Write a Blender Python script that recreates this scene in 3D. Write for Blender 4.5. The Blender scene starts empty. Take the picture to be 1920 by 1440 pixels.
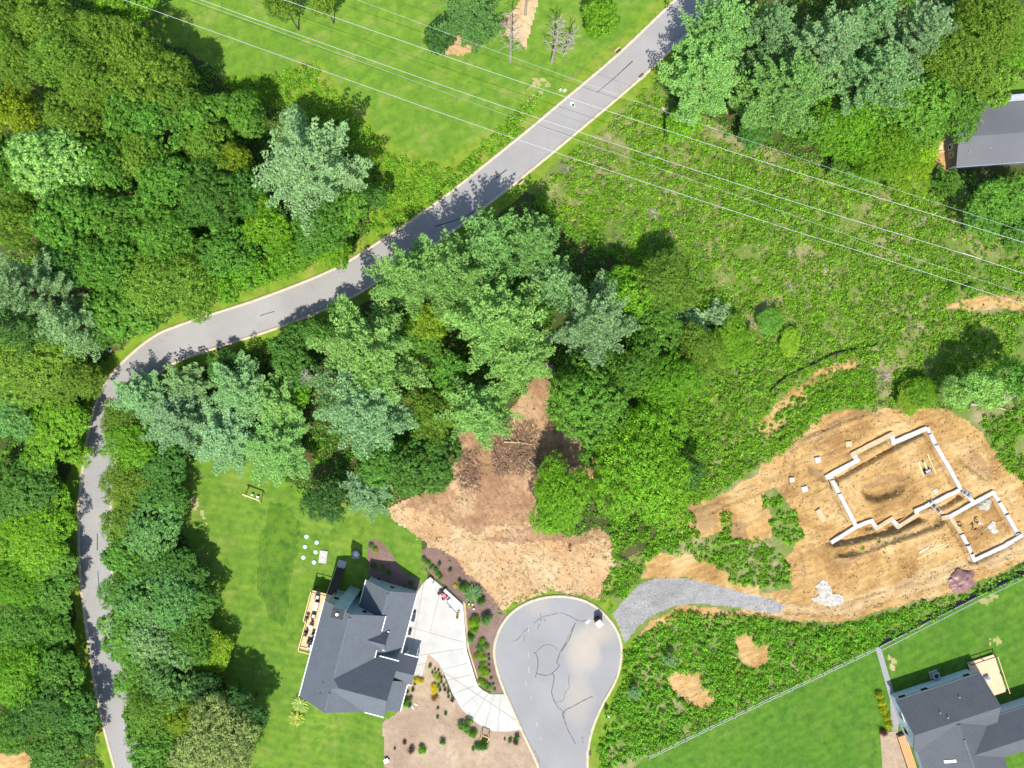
import bpy, bmesh, math, random
import numpy as np
from mathutils import Vector, Matrix
R_ = math.radians
random.seed(7); rng = np.random.default_rng(11)
SC = bpy.context.scene
COL = SC.collection
H = 133.0                      # camera height above the road level, metres

# ------------------------------------------------------------------ camera, sky, sun, exposure
cam = bpy.data.cameras.new('camera'); cam.sensor_width = 36; cam.lens = 36*H/192.0
cam.clip_end = 6000; cam.clip_start = 1
co = bpy.data.objects.new('camera', cam); co.location = (0, 0, H); COL.objects.link(co); SC.camera = co
EL, AZ = R_(57), R_(180+2)     # sun height; compass bearing of the sun, image up = north
W = bpy.data.worlds.new('World'); SC.world = W; W.use_nodes = True
nt = W.node_tree; bg = nt.nodes['Background']; sky = nt.nodes.new('ShaderNodeTexSky')
sky.sky_type = 'NISHITA'; sky.sun_disc = False; sky.sun_elevation = EL; sky.sun_rotation = AZ
sky.air_density = 1.0; sky.dust_density = 0.8
nt.links.new(sky.outputs[0], bg.inputs[0]); bg.inputs[1].default_value = 0.15
sd = bpy.data.lights.new('sun', 'SUN'); sd.energy = 4.6; sd.angle = R_(0.5); sd.color = (1, .955, .88)
so = bpy.data.objects.new('sun', sd); COL.objects.link(so)
sdir = Vector((math.sin(AZ)*math.cos(EL), math.cos(AZ)*math.cos(EL), math.sin(EL)))
so.rotation_euler = (-sdir).to_track_quat('-Z', 'Y').to_euler(); so.location = (0, -60, 120)
vs = SC.view_settings; vs.view_transform = 'Standard'; vs.look = 'None'; vs.gamma = 1; vs.exposure = 0.8
vs.use_curve_mapping = False
SC.cycles.max_bounces = 6; SC.cycles.diffuse_bounces = 3; SC.cycles.transmission_bounces = 3
SC.cycles.glossy_bounces = 2; SC.cycles.use_denoising = True

# ------------------------------------------------------------------ helpers
def tag(o, label=None, cat=None, group=None, kind=None):
    if label: o['label'] = label
    if cat: o['category'] = cat
    if group: o['group'] = group
    if kind: o['kind'] = kind
    return o

def mesh_np(name, V, F, mats=(), smooth=False):
    V = np.asarray(V, np.float32).reshape(-1, 3); F = np.asarray(F, np.int32)
    me = bpy.data.meshes.new(name); n, k = F.shape
    me.vertices.add(len(V)); me.vertices.foreach_set('co', V.ravel())
    me.loops.add(n*k); me.loops.foreach_set('vertex_index', F.ravel())
    me.polygons.add(n); me.polygons.foreach_set('loop_start', np.arange(0, n*k, k, dtype=np.int32))
    me.update(calc_edges=True)
    if smooth: me.polygons.foreach_set('use_smooth', np.ones(n, bool))
    for m in mats: me.materials.append(m)
    return me

def link(name, me, parent=None, loc=None):
    o = bpy.data.objects.new(name, me); COL.objects.link(o)
    if parent: o.parent = parent
    if loc is not None: o.location = loc
    return o

def empty(name, loc=(0, 0, 0), rz=0):
    o = bpy.data.objects.new(name, None); COL.objects.link(o); o.location = loc; o.rotation_euler = (0, 0, rz)
    o.empty_display_size = .3
    return o

class MB:
    """collects shapes into one mesh"""
    def __init__(s): s.v = []; s.f = []
    def poly(s, pts): i = len(s.v); s.v += [tuple(p) for p in pts]; s.f.append(list(range(i, i+len(pts))))
    def hexa(s, b, t):
        i = len(s.v); n = len(b); s.v += [tuple(p) for p in b]+[tuple(p) for p in t]
        s.f.append(list(range(i+n-1, i-1, -1))); s.f.append(list(range(i+n, i+2*n)))
        for k in range(n): k2 = (k+1) % n; s.f.append([i+k, i+k2, i+n+k2, i+n+k])
        return s
    def box(s, c, d, rz=0, taper=1.0):
        ca, sa = math.cos(rz), math.sin(rz); hx, hy, hz = d[0]/2, d[1]/2, d[2]/2
        q = [(-1, -1), (1, -1), (1, 1), (-1, 1)]
        f = lambda x, y, z: (c[0]+x*ca-y*sa, c[1]+x*sa+y*ca, c[2]+z)
        return s.hexa([f(a*hx, b*hy, -hz) for a, b in q], [f(a*hx*taper, b*hy*taper, hz) for a, b in q])
    def bar(s, p, q, w, h=None, up=(0, 0, 1)):
        p, q = Vector(p), Vector(q); d = (q-p)
        if d.length < 1e-6: return s
        d.normalize(); up = Vector(up)
        if abs(d.dot(up)) > .95: up = Vector((1, 0, 0))
        a = d.cross(up).normalized()*(w/2); b = a.cross(d).normalized()*((h or w)/2)
        return s.hexa([p-a-b, p+a-b, p+a+b, p-a+b], [q-a-b, q+a-b, q+a+b, q-a+b])
    def tube(s, pts, rad, n=6):
        pts = [Vector(p) for p in pts]; rings = []
        for k, p in enumerate(pts):
            d = (pts[min(k+1, len(pts)-1)]-pts[max(k-1, 0)]).normalized()
            u = Vector((0, 0, 1)) if abs(d.z) < .9 else Vector((1, 0, 0))
            a = d.cross(u).normalized(); b = a.cross(d)
            r = rad[k] if hasattr(rad, '__len__') else rad
            i = len(s.v); s.v += [tuple(p+(a*math.cos(t*2*math.pi/n)+b*math.sin(t*2*math.pi/n))*r) for t in range(n)]
            rings.append(i)
        for i, j in zip(rings, rings[1:]):
            for t in range(n): s.f.append([i+t, i+(t+1) % n, j+(t+1) % n, j+t])
        s.f.append([rings[0]+t for t in range(n)][::-1]); s.f.append([rings[-1]+t for t in range(n)])
        return s
    def cyl(s, c, r, h, n=16, r2=None): return s.tube([c, (c[0], c[1], c[2]+h)], [r, r if r2 is None else r2], n)
    def dome(s, c, r, h, n=14, m=5):
        rings = []
        for k in range(m):
            t = k/m*math.pi/2; i = len(s.v)
            s.v += [(c[0]+r*math.cos(t)*math.cos(a*2*math.pi/n), c[1]+r*math.cos(t)*math.sin(a*2*math.pi/n), c[2]+h*math.sin(t)) for a in range(n)]
            rings.append(i)
        for i, j in zip(rings, rings[1:]):
            for t in range(n): s.f.append([i+t, i+(t+1) % n, j+(t+1) % n, j+t])
        i = len(s.v); s.v.append((c[0], c[1], c[2]+h))
        for t in range(n): s.f.append([rings[-1]+t, rings[-1]+(t+1) % n, i])
        return s
    def build(s, name, mat, parent=None, smooth=False, bevel=0):
        me = bpy.data.meshes.new(name); me.from_pydata(s.v, [], s.f); me.update()
        if bevel:
            bm = bmesh.new(); bm.from_mesh(me)
            bmesh.ops.bevel(bm, geom=bm.edges[:], offset=bevel, segments=2, affect='EDGES', profile=.6); bm.to_mesh(me); bm.free()
        if mat: me.materials.append(mat)
        if smooth: me.polygons.foreach_set('use_smooth', np.ones(len(me.polygons), bool))
        return link(name, me, parent)

def vhash(ix, iy, seed):
    h = (ix*374761393+iy*668265263+seed*1442695041) & 0xffffffff
    h = ((h ^ (h >> 13))*1274126177) & 0xffffffff
    return ((h ^ (h >> 16)) & 0xffff)/65535.0
def vnoise(x, y, s=1.0, seed=0):
    x = np.asarray(x, float)/s; y = np.asarray(y, float)/s
    ix = np.floor(x).astype(np.int64); iy = np.floor(y).astype(np.int64); fx = x-ix; fy = y-iy
    fx = fx*fx*(3-2*fx); fy = fy*fy*(3-2*fy)
    a = vhash(ix, iy, seed); b = vhash(ix+1, iy, seed); c = vhash(ix, iy+1, seed); d = vhash(ix+1, iy+1, seed)
    return (a*(1-fx)+b*fx)*(1-fy)+(c*(1-fx)+d*fx)*fy
def fbm(x, y, s=1.0, seed=0, o=4):
    r = 0; a = .5; t = 0
    for k in range(o): r = r+a*vnoise(x, y, s, seed+k*17); t += a; a *= .5; s *= .5
    return r/t
def inside(px, py, poly):
    res = np.zeros(np.shape(px), bool); n = len(poly)
    for i in range(n):
        x1, y1 = poly[i]; x2, y2 = poly[(i+1) % n]
        if y1 == y2: continue
        c = ((y1 > py) != (y2 > py)) & (px < (x2-x1)*(py-y1)/(y2-y1)+x1)
        res ^= c
    return res
def dist_line(px, py, pl):
    d = np.full(np.shape(px), 1e9)
    for (x1, y1), (x2, y2) in zip(pl, pl[1:]):
        dx, dy = x2-x1, y2-y1; L = dx*dx+dy*dy+1e-9
        t = np.clip(((px-x1)*dx+(py-y1)*dy)/L, 0, 1)
        d = np.minimum(d, np.hypot(px-x1-t*dx, py-y1-t*dy))
    return d
def smooth01(t): t = np.clip(t, 0, 1); return t*t*(3-2*t)
def P(px, py, z=0.0):
    k = .1*(H-z)/H
    return ((px-960)*k, (720-py)*k)
def base_z(x, y):
    return -3.0*smooth01((-20.8-x)/12.5)*smooth01((32.0-y)/34.0)

def catmull(pts, per=8):
    pts = [Vector((p[0], p[1])) for p in pts]; out = []
    q = [pts[0]*2-pts[1]]+pts+[pts[-1]*2-pts[-2]]
    for i in range(1, len(q)-2):
        for k in range(per):
            t = k/per; a, b, c, d = q[i-1:i+3]
            out.append(.5*((2*b)+(c-a)*t+(2*a-5*b+4*c-d)*t*t+(3*b-a-3*c+d)*t**3))
    out.append(pts[-1]); return out

# ------------------------------------------------------------------ materials (procedural)
def new_mat(name):
    m = bpy.data.materials.new(name); m.use_nodes = True; t = m.node_tree
    b = t.nodes['Principled BSDF']; return m, t, b
def N(t, typ, **kw):
    n = t.nodes.new(typ)
    for k, v in kw.items(): setattr(n, k, v)
    return n
def ramp(t, src, stops):
    r = t.nodes.new('ShaderNodeValToRGB'); e = r.color_ramp.elements
    while len(e) < len(stops): e.new(.5)
    for k, (p, c) in enumerate(stops):
        e[k].position = p; e[k].color = (c, c, c, 1) if isinstance(c, (int, float)) else (*c, 1)
    t.links.new(src, r.inputs[0]); return r.outputs[0]
def noise(t, scale, detail=4, rough=.6, vec=None, dist=0):
    n = N(t, 'ShaderNodeTexNoise'); n.inputs['Scale'].default_value = scale; n.inputs['Detail'].default_value = detail
    n.inputs['Roughness'].default_value = rough; n.inputs['Distortion'].default_value = dist
    if vec: t.links.new(vec, n.inputs['Vector'])
    return n.outputs['Fac']
def mix(t, fac, a, b, typ='MIX'):
    m = N(t, 'ShaderNodeMix', data_type='RGBA', blend_type=typ)
    for sock, v in ((m.inputs[0], fac), (m.inputs[6], a), (m.inputs[7], b)):
        if isinstance(v, (int, float)): sock.default_value = v
        elif isinstance(v, tuple): sock.default_value = (*v, 1) if len(v) == 3 else v
        else: t.links.new(v, sock)
    return m.outputs[2]
def mapping(t, coord='Object', scale=(1, 1, 1), rot=(0, 0, 0)):
    c = N(t, 'ShaderNodeTexCoord'); m = N(t, 'ShaderNodeMapping')
    m.inputs['Scale'].default_value = scale; m.inputs['Rotation'].default_value = rot
    t.links.new(c.outputs[coord], m.inputs[0]); return m.outputs[0]
def bump(t, b, src, strength=.4, dist=.05):
    n = N(t, 'ShaderNodeBump'); n.inputs['Strength'].default_value = strength; n.inputs['Distance'].default_value = dist
    t.links.new(src, n.inputs['Height']); t.links.new(n.outputs[0], b.inputs['Normal'])

def plain(name, col, rough=.7, var=.12, metal=0, scale=3.0, spec=.3):
    col = dim(col)[0]
    m, t, b = new_mat(name); v = mapping(t)
    f = noise(t, scale, 5, .6, v)
    c2 = tuple(min(1, c*(1+var)) for c in col); c1 = tuple(c*(1-var) for c in col)
    t.links.new(ramp(t, f, [(.3, c1), (.7, c2)]), b.inputs['Base Color'])
    b.inputs['Roughness'].default_value = rough; b.inputs['Metallic'].default_value = metal
    b.inputs['Specular IOR Level'].default_value = spec
    return m

def m_grass(name, dark, mid, light, dry, dry_amt=.5, stripes=None):
    dark, mid, light, dry = dim(dark, mid, light, dry)
    m, t, b = new_mat(name); v = mapping(t)
    big = noise(t, .09, 4, .6, v, .4); medn = noise(t, .6, 5, .65, v); fine = noise(t, 6, 4, .7, v)
    c = ramp(t, big, [(.35, mid), (.65, light)])
    c = mix(t, ramp(t, medn, [(.42, 0), (.68, 1)]), c, dark)
    c = mix(t, ramp(t, noise(t, .22, 6, .7, mapping(t, scale=(1, 1.3, 1))), [(.50, 0), (.74, dry_amt)]), c, dry)
    if stripes:
        vv = mapping(t, rot=(0, 0, stripes[0])); w = N(t, 'ShaderNodeTexWave'); w.inputs['Scale'].default_value = stripes[1]
        w.inputs['Distortion'].default_value = 1.2; w.inputs['Detail'].default_value = 2; t.links.new(vv, w.inputs[0])
        c = mix(t, ramp(t, w.outputs['Fac'], [(.3, 0), (.7, .24)]), c, dark)
    c = mix(t, ramp(t, fine, [(.3, .0), (.75, .55)]), c, tuple(x*.55 for x in mid))
    t.links.new(c, b.inputs['Base Color']); b.inputs['Roughness'].default_value = .9
    b.inputs['Specular IOR Level'].default_value = .1
    bump(t, b, fine, .6, .06); return m

def m_soil(name, a, b_, c_, stripes=None, fine_s=5):
    a, b_, c_ = dim(a, b_, c_)
    m, t, b = new_mat(name); v = mapping(t)
    big = noise(t, .12, 5, .65, v, .5); f = noise(t, fine_s, 6, .72, v); md = noise(t, .9, 5, .7, v)
    col = ramp(t, big, [(.34, a), (.5, b_), (.66, c_)])
    col = mix(t, ramp(t, md, [(.45, 0), (.72, .6)]), col, tuple(x*.55 for x in b_))
    col = mix(t, ramp(t, f, [(.5, 0), (.8, .55)]), col, tuple(min(1, x*1.5) for x in b_))
    if stripes:
        m2 = N(t, 'ShaderNodeMapping'); m2.inputs['Scale'].default_value = (stripes[1], stripes[2], 1)
        t.links.new(mapping(t, rot=(0, 0, stripes[0])), m2.inputs[0])
        s = noise(t, .8, 6, .75, m2.outputs[0], 1.2)
        col = mix(t, ramp(t, s, [(.48, 0), (.66, .4)]), col, tuple(x*.5 for x in a))
    t.links.new(col, b.inputs['Base Color']); b.inputs['Roughness'].default_value = .95
    b.inputs['Specular IOR Level'].default_value = .1
    ad = N(t, 'ShaderNodeMath', operation='ADD'); t.links.new(f, ad.inputs[0]); t.links.new(md, ad.inputs[1])
    bump(t, b, ad.outputs[0], .7, .12); return m

def m_asphalt(name, col, streak=0, tint=None):
    col = dim(col)[0]; tint = (dim(tint[0])[0], tint[1]) if tint else None
    m, t, b = new_mat(name); v = mapping(t)
    big = noise(t, .1, 5, .6, v); f = noise(t, 9, 5, .7, v)
    lo = tuple(x*.86 for x in col); hi = tuple(x*1.12 for x in col)
    c = ramp(t, big, [(.3, lo), (.7, hi)])
    c = mix(t, ramp(t, f, [(.35, 0), (.75, .5)]), c, tuple(x*.75 for x in col))
    if tint:
        for (cx, cy, sx2, sy2, k2) in tint[1]:
            mp = N(t, 'ShaderNodeMapping'); mp.inputs['Location'].default_value = (-cx/sx2, -cy/sy2, 0); mp.inputs['Scale'].default_value = (1/sx2, 1/sy2, 0); t.links.new(v, mp.inputs[0])
            ln = N(t, 'ShaderNodeVectorMath', operation='LENGTH'); t.links.new(mp.outputs[0], ln.inputs[0])
            nn = N(t, 'ShaderNodeMath', operation='ADD'); t.links.new(ln.outputs['Value'], nn.inputs[0]); hn = N(t, 'ShaderNodeMath', operation='MULTIPLY'); hn.inputs[1].default_value = .5; t.links.new(noise(t, .3, 5, .6, v), hn.inputs[0]); t.links.new(hn.outputs[0], nn.inputs[1])
            c = mix(t, ramp(t, nn.outputs[0], [(.3, k2), (.7, k2*.65), (1.0, 0)]), c, tint[0])
    t.links.new(c, b.inputs['Base Color']); b.inputs['Roughness'].default_value = .85
    b.inputs['Specular IOR Level'].default_value = .2; bump(t, b, f, .3, .02); return m

def m_leaf(name, trans=.38, var=.45, hue=True):
    m, t, b = new_mat(name)
    oi = N(t, 'ShaderNodeObjectInfo'); gi = N(t, 'ShaderNodeNewGeometry')
    r = gi.outputs['Random Per Island']
    k = ramp(t, r, [(0, 1-var), (.5, 1.0), (1, 1+var)])
    at = N(t, 'ShaderNodeAttribute', attribute_name='tone'); ta = N(t, 'ShaderNodeMath', operation='ADD'); ta.inputs[1].default_value = 1.0
    t.links.new(at.outputs['Fac'], ta.inputs[0])
    c = mix(t, 1.0, mix(t, 1.0, oi.outputs['Color'], k, 'MULTIPLY'), ta.outputs[0], 'MULTIPLY')
    if hue:   # some leaves yellower
        mm = N(t, 'ShaderNodeMath', operation='FRACT'); m2 = N(t, 'ShaderNodeMath', operation='MULTIPLY')
        m2.inputs[1].default_value = 17.31; t.links.new(r, m2.inputs[0]); t.links.new(m2.outputs[0], mm.inputs[0])
        c = mix(t, ramp(t, mm.outputs[0], [(.55, 0), (1, .6)]), c, mix(t, 1.0, c, (1.3, 1.12, .6), 'MULTIPLY'))
    t.links.new(c, b.inputs['Base Color']); b.inputs['Roughness'].default_value = .5
    b.inputs['Specular IOR Level'].default_value = .12
    tr = N(t, 'ShaderNodeBsdfTranslucent'); ms = N(t, 'ShaderNodeMixShader'); ms.inputs[0].default_value = trans
    t.links.new(mix(t, 1.0, c, (1.25, 1.35, .5), 'MULTIPLY'), tr.inputs[0])
    out = [n for n in t.nodes if n.type == 'OUTPUT_MATERIAL'][0]
    t.links.new(b.outputs[0], ms.inputs[1]); t.links.new(tr.outputs[0], ms.inputs[2]); t.links.new(ms.outputs[0], out.inputs[0])
    return m

def m_shingle(name, col):
    col = tuple(x*.74 for x in col)
    m, t, b = new_mat(name); v = mapping(t)
    f = noise(t, 5, 4, .75, v); bg_ = noise(t, .5, 4, .6, v)
    c = ramp(t, f, [(.25, tuple(x*.62 for x in col)), (.75, tuple(x*1.38 for x in col))])
    c = mix(t, ramp(t, bg_, [(.35, 0), (.7, .35)]), c, tuple(x*1.35 for x in col))
    w = N(t, 'ShaderNodeTexWave', bands_direction='Z'); w.inputs['Scale'].default_value = 3.2; w.inputs['Distortion'].default_value = .6
    w.inputs['Detail'].default_value = 2; w.inputs['Detail Scale'].default_value = 4; t.links.new(v, w.inputs[0])
    c = mix(t, ramp(t, w.outputs['Fac'], [(.0, .5), (.25, 0)]), c, tuple(x*.5 for x in col))
    t.links.new(c, b.inputs['Base Color']); b.inputs['Roughness'].default_value = .88
    b.inputs['Specular IOR Level'].default_value = .25; bump(t, b, f, .35, .02); return m

def m_siding(name, col, s=3.2):
    col = tuple(x*.9 for x in col)
    m, t, b = new_mat(name); v = mapping(t)
    w = N(t, 'ShaderNodeTexWave', bands_direction='Z', wave_profile='SAW'); w.inputs['Scale'].default_value = s; t.links.new(v, w.inputs[0])
    c = mix(t, ramp(t, noise(t, 1.5, 4, .6, v), [(.3, 0), (.8, .3)]), col, tuple(x*.8 for x in col))
    t.links.new(c, b.inputs['Base Color']); b.inputs['Roughness'].default_value = .6
    bump(t, b, w.outputs['Fac'], .5, .03); return m

def m_planks(name, a, bcol, s=6.0, rot=0):
    a, bcol = dim(a, bcol)
    m, t, b = new_mat(name); v = mapping(t, rot=(0, 0, rot))
    w = N(t, 'ShaderNodeTexWave', bands_direction='X', wave_profile='SAW'); w.inputs['Scale'].default_value = s; t.links.new(v, w.inputs[0])
    g = noise(t, 2.5, 5, .7, mapping(t, rot=(0, 0, rot), scale=(3, .35, 1)))
    c = ramp(t, g, [(.3, a), (.7, bcol)]); c = mix(t, ramp(t, w.outputs['Fac'], [(.0, .75), (.12, 0)]), c, tuple(x*.3 for x in a))
    t.links.new(c, b.inputs['Base Color']); b.inputs['Roughness'].default_value = .75; return m

def m_glass(name, col=(.02, .03, .04)):
    m, t, b = new_mat(name); b.inputs['Base Color'].default_value = (*col, 1); b.inputs['Roughness'].default_value = .08
    b.inputs['Specular IOR Level'].default_value = .6; return m

M = {}
def dim(*cs): return [tuple(x*.82 for x in q) for q in cs]
M['lawn'] = m_grass('mown_grass', (.085, .185, .02), (.13, .255, .024), (.18, .30, .03), (.38, .36, .11), .6, (R_(60), .13))
M['lawn2'] = m_grass('west_lawn_grass', (.07, .16, .018), (.13, .245, .024), (.18, .29, .03), (.34, .32, .10), .5, (R_(100), .2))
M['rough'] = m_grass('coarse_lawn_grass', (.035, .10, .014), (.085, .19, .016), (.14, .25, .02), (.22, .22, .06), .4, (R_(10), .6))
M['lawn3'] = m_grass('dark_lawn_grass', (.045, .125, .014), (.08, .195, .018), (.115, .24, .022), (.30, .28, .09), .25, (R_(62), .2))
M['verge'] = m_grass('verge_grass', (.09, .18, .015), (.16, .265, .02), (.21, .31, .028), (.38, .30, .09), .7)
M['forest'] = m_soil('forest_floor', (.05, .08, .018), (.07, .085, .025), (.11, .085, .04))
M['field'] = m_soil('rough_field_earth', (.10, .185, .025), (.16, .205, .05), (.32, .26, .15))
M['clearing'] = m_soil('cleared_tan_clay', (.46, .25, .11), (.52, .35, .18), (.57, .44, .26), (R_(35), .3, 1.5), 7)
M['rawclay'] = m_soil('red_brown_raw_clay', (.25, .135, .07), (.38, .23, .125), (.49, .335, .19), (R_(60), .3, 1.2), 6)
M['track'] = m_soil('packed_pale_track', (.34, .22, .10), (.48, .335, .165), (.56, .415, .225), (R_(-12), .12, 1.4), 3)
M['site'] = m_soil('excavated_soil', (.27, .145, .05), (.45, .28, .105), (.55, .385, .185), (R_(-25), .16, 1.0), 2.2)
M['mulch'] = m_soil('brown_mulch', (.17, .105, .085), (.21, .135, .11), (.25, .17, .14), None, 9)
M['strawyard'] = m_soil('straw_covered_earth', (.30, .21, .15), (.37, .275, .19), (.46, .36, .245), None, 10)
M['spoil'] = m_soil('dark_spoil', (.22, .13, .055), (.34, .215, .095), (.45, .31, .155), (R_(-25), .3, 1.2), 3)
M['bald'] = m_soil('bare_worn_turf', (.20, .25, .05), (.32, .30, .11), (.42, .35, .18), None, 4)
M['gravel'] = m_soil('crushed_gravel', (.25, .243, .23), (.305, .298, .285), (.37, .363, .345), (R_(-10), .3, 1.5), 8)
M['road'] = m_asphalt('road_asphalt', (.305, .293, .278))
M['culdesac'] = m_asphalt('cul_de_sac_asphalt', (.275, .272, .268), tint=((.45, .38, .285), [(13.4, -50.0, 5.0, 7.0, .65), (16.5, -46.5, 5.5, 4.5, .5), (12.5, -59, 4.5, 8, .4), (5, -41.5, 4, 3, .25)]))
M['kerb'] = plain('kerb_concrete', (.50, .43, .30), .9, .2, scale=1.2)
M['concrete'] = plain('driveway_concrete', (.445, .43, .39), .85, .1, scale=.5)
M['joint'] = plain('concrete_joint', (.24, .225, .20), .9, .1)
M['footing'] = plain('fresh_concrete', (.47, .455, .415), .8, .16, scale=1.4)
M['footing_tan'] = plain('dusty_concrete', (.44, .345, .205), .85, .18, scale=1.2)
M['crack'] = plain('crack_sealant', (.035, .036, .042), .5, .2)
M['grate'] = plain('rusty_grate', (.13, .065, .045), .7, .3, .4)
M['white'] = plain('white_paint', (.80, .80, .78), .5, .04)
M['dull_white'] = plain('worn_white_paint', (.46, .46, .45), .7, .2)
M['faint_paint'] = plain('nearly_worn_off_paint', (.345, .34, .33), .8, .12)
M['leaf'] = m_leaf('broad_leaves'); M['needle'] = m_leaf('pine_needles', .3, .32, False)
M['bark'] = plain('bark', (.11, .08, .055), .95, .35, scale=2)
M['deadwood'] = plain('dead_grey_wood', (.37, .32, .27), .9, .28, scale=2)
M['shingle'] = m_shingle('blue_grey_shingles', (.122, .138, .155))
M['shingle2'] = m_shingle('charcoal_shingles', (.10, .109, .12))
M['vent'] = plain('ridge_vent', (.105, .125, .15), .9, .15)
M['metalroof'] = m_asphalt('weathered_grey_roofing', (.135, .14, .148))
M['siding'] = m_siding('pale_blue_siding', (.46, .58, .62)); M['siding2'] = m_siding('light_blue_siding', (.52, .64, .70))
M['siding3'] = m_siding('slate_grey_siding', (.13, .145, .16)); M['trim'] = plain('white_trim', (.78, .76, .74), .5, .04)
M['glass'] = m_glass('window_glass'); M['stone'] = plain('grey_stone', (.28, .27, .26), .9, .3, scale=2)
M['deck'] = m_planks('cedar_deck', (.56, .36, .17), (.70, .50, .27), 7, R_(-15)); M['deck2'] = m_planks('pale_cedar_deck', (.58, .38, .22), (.70, .50, .32), 5, R_(18))
M['wood'] = plain('yellow_pine_timber', (.70, .52, .27), .8, .15); M['orangewood'] = plain('stained_cedar', (.60, .30, .12), .7, .15)
M['darkwood'] = plain('dark_stair_timber', (.075, .06, .05), .8, .25); M['black'] = plain('black_plastic', (.02, .02, .022), .6, .2)
M['wicker'] = plain('brown_wicker', (.05, .032, .026), .8, .3, scale=8); M['cushion'] = plain('grey_cushion', (.50, .50, .52), .9, .08)
M['navy'] = plain('navy_fabric', (.03, .05, .14), .8, .15); M['rug'] = plain('grey_rug', (.36, .38, .42), .95, .2)
M['maroon'] = plain('maroon_plastic', (.17, .028, .06), .5, .1); M['pink'] = plain('pink_plastic', (.68, .16, .30), .4, .1)
M['darkred'] = plain('dark_red_plastic', (.30, .03, .07), .5, .15); M['metal'] = plain('galvanised_metal', (.55, .57, .60), .4, .1, .7)
M['wire'] = plain('aluminium_wire', (.60, .61, .62), .5, .05, .2); M['tarp'] = plain('brown_tarp', (.24, .13, .12), .4, .15, scale=1)
M['septic'] = plain('pale_green_lid', (.42, .58, .50), .6, .1); M['skin'] = plain('skin', (.45, .27, .19), .6, .1)
M['pebble'] = plain('pale_stones', (.52, .41, .27), .9, .3); M['straw'] = plain('dry_straw', (.58, .42, .24), .9, .35)
M['twig'] = plain('brown_twigs', (.22, .14, .09), .9, .35, scale=2); M['path'] = plain('grey_paver_path', (.27, .265, .26), .9, .15)
M['white_sand'] = plain('spilled_white_concrete', (.42, .395, .34), .95, .25, scale=1.5); M['blueroof'] = plain('blue_grey_metal_roof', (.27, .40, .52), .35, .08, .4)
M['dustbin'] = plain('beige_box', (.70, .60, .40), .7, .1)

# ------------------------------------------------------------------ ground: one height field cut into zones
ST = .34; X0, X1, Y0, Y1 = -106, 106, -81, 81
gx = np.arange(X0, X1+.01, ST); gy = np.arange(Y0, Y1+.01, ST); NX, NY = len(gx), len(gy)
GX, GY = np.meshgrid(gx, gy); ZB = base_z(GX, GY)
k_ = H/(H-ZB)*10.0; PX = 960+GX*k_; PY = 720-GY*k_       # where each ground point shows in the photograph
wx = PX+(fbm(GX, GY, 2.5, 3)-.5)*16; wy = PY+(fbm(GX, GY, 2.5, 9)-.5)*16
sx = PX+(fbm(GX, GY, 3, 13)-.5)*3; sy = PY+(fbm(GX, GY, 3, 19)-.5)*3

ROAD_L = [(1400, -130), (1330, -63), (1262, 0), (1160, 97), (1060, 182), (960, 265), (810, 383), (680, 470), (607, 510), (487, 557), (347, 603), (280, 633),
          (213, 693), (183, 742), (163, 813), (150, 900), (145, 960), (147, 1067), (160, 1180), (180, 1310), (213, 1440), (245, 1540)]
CDS = [(1035, 1520), (1008, 1440), (975, 1368), (945, 1300), (931, 1262), (924, 1225), (928, 1195), (942, 1165), (966, 1140), (1002, 1122), (1045, 1115),
       (1085, 1120), (1115, 1133), (1140, 1155), (1158, 1180), (1168, 1214), (1163, 1258), (1150, 1290), (1132, 1322), (1115, 1362), (1106, 1400), (1104, 1440), (1106, 1520)]
def Gb(px, py):
    z = 0
    for _ in range(4): x, y = P(px, py, z); z = float(base_z(x, y))
    return x, y
roadL = catmull([Gb(*p) for p in ROAD_L], 10)
RW = 6.7
def offset(pl, d):
    out = []
    for i, p in enumerate(pl):
        t = (pl[min(i+1, len(pl)-1)]-pl[max(i-1, 0)]).normalized(); out.append(p+Vector((-t.y, t.x))*d)
    return out
roadR = offset(roadL, RW); roadC = offset(roadL, RW/2)

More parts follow.
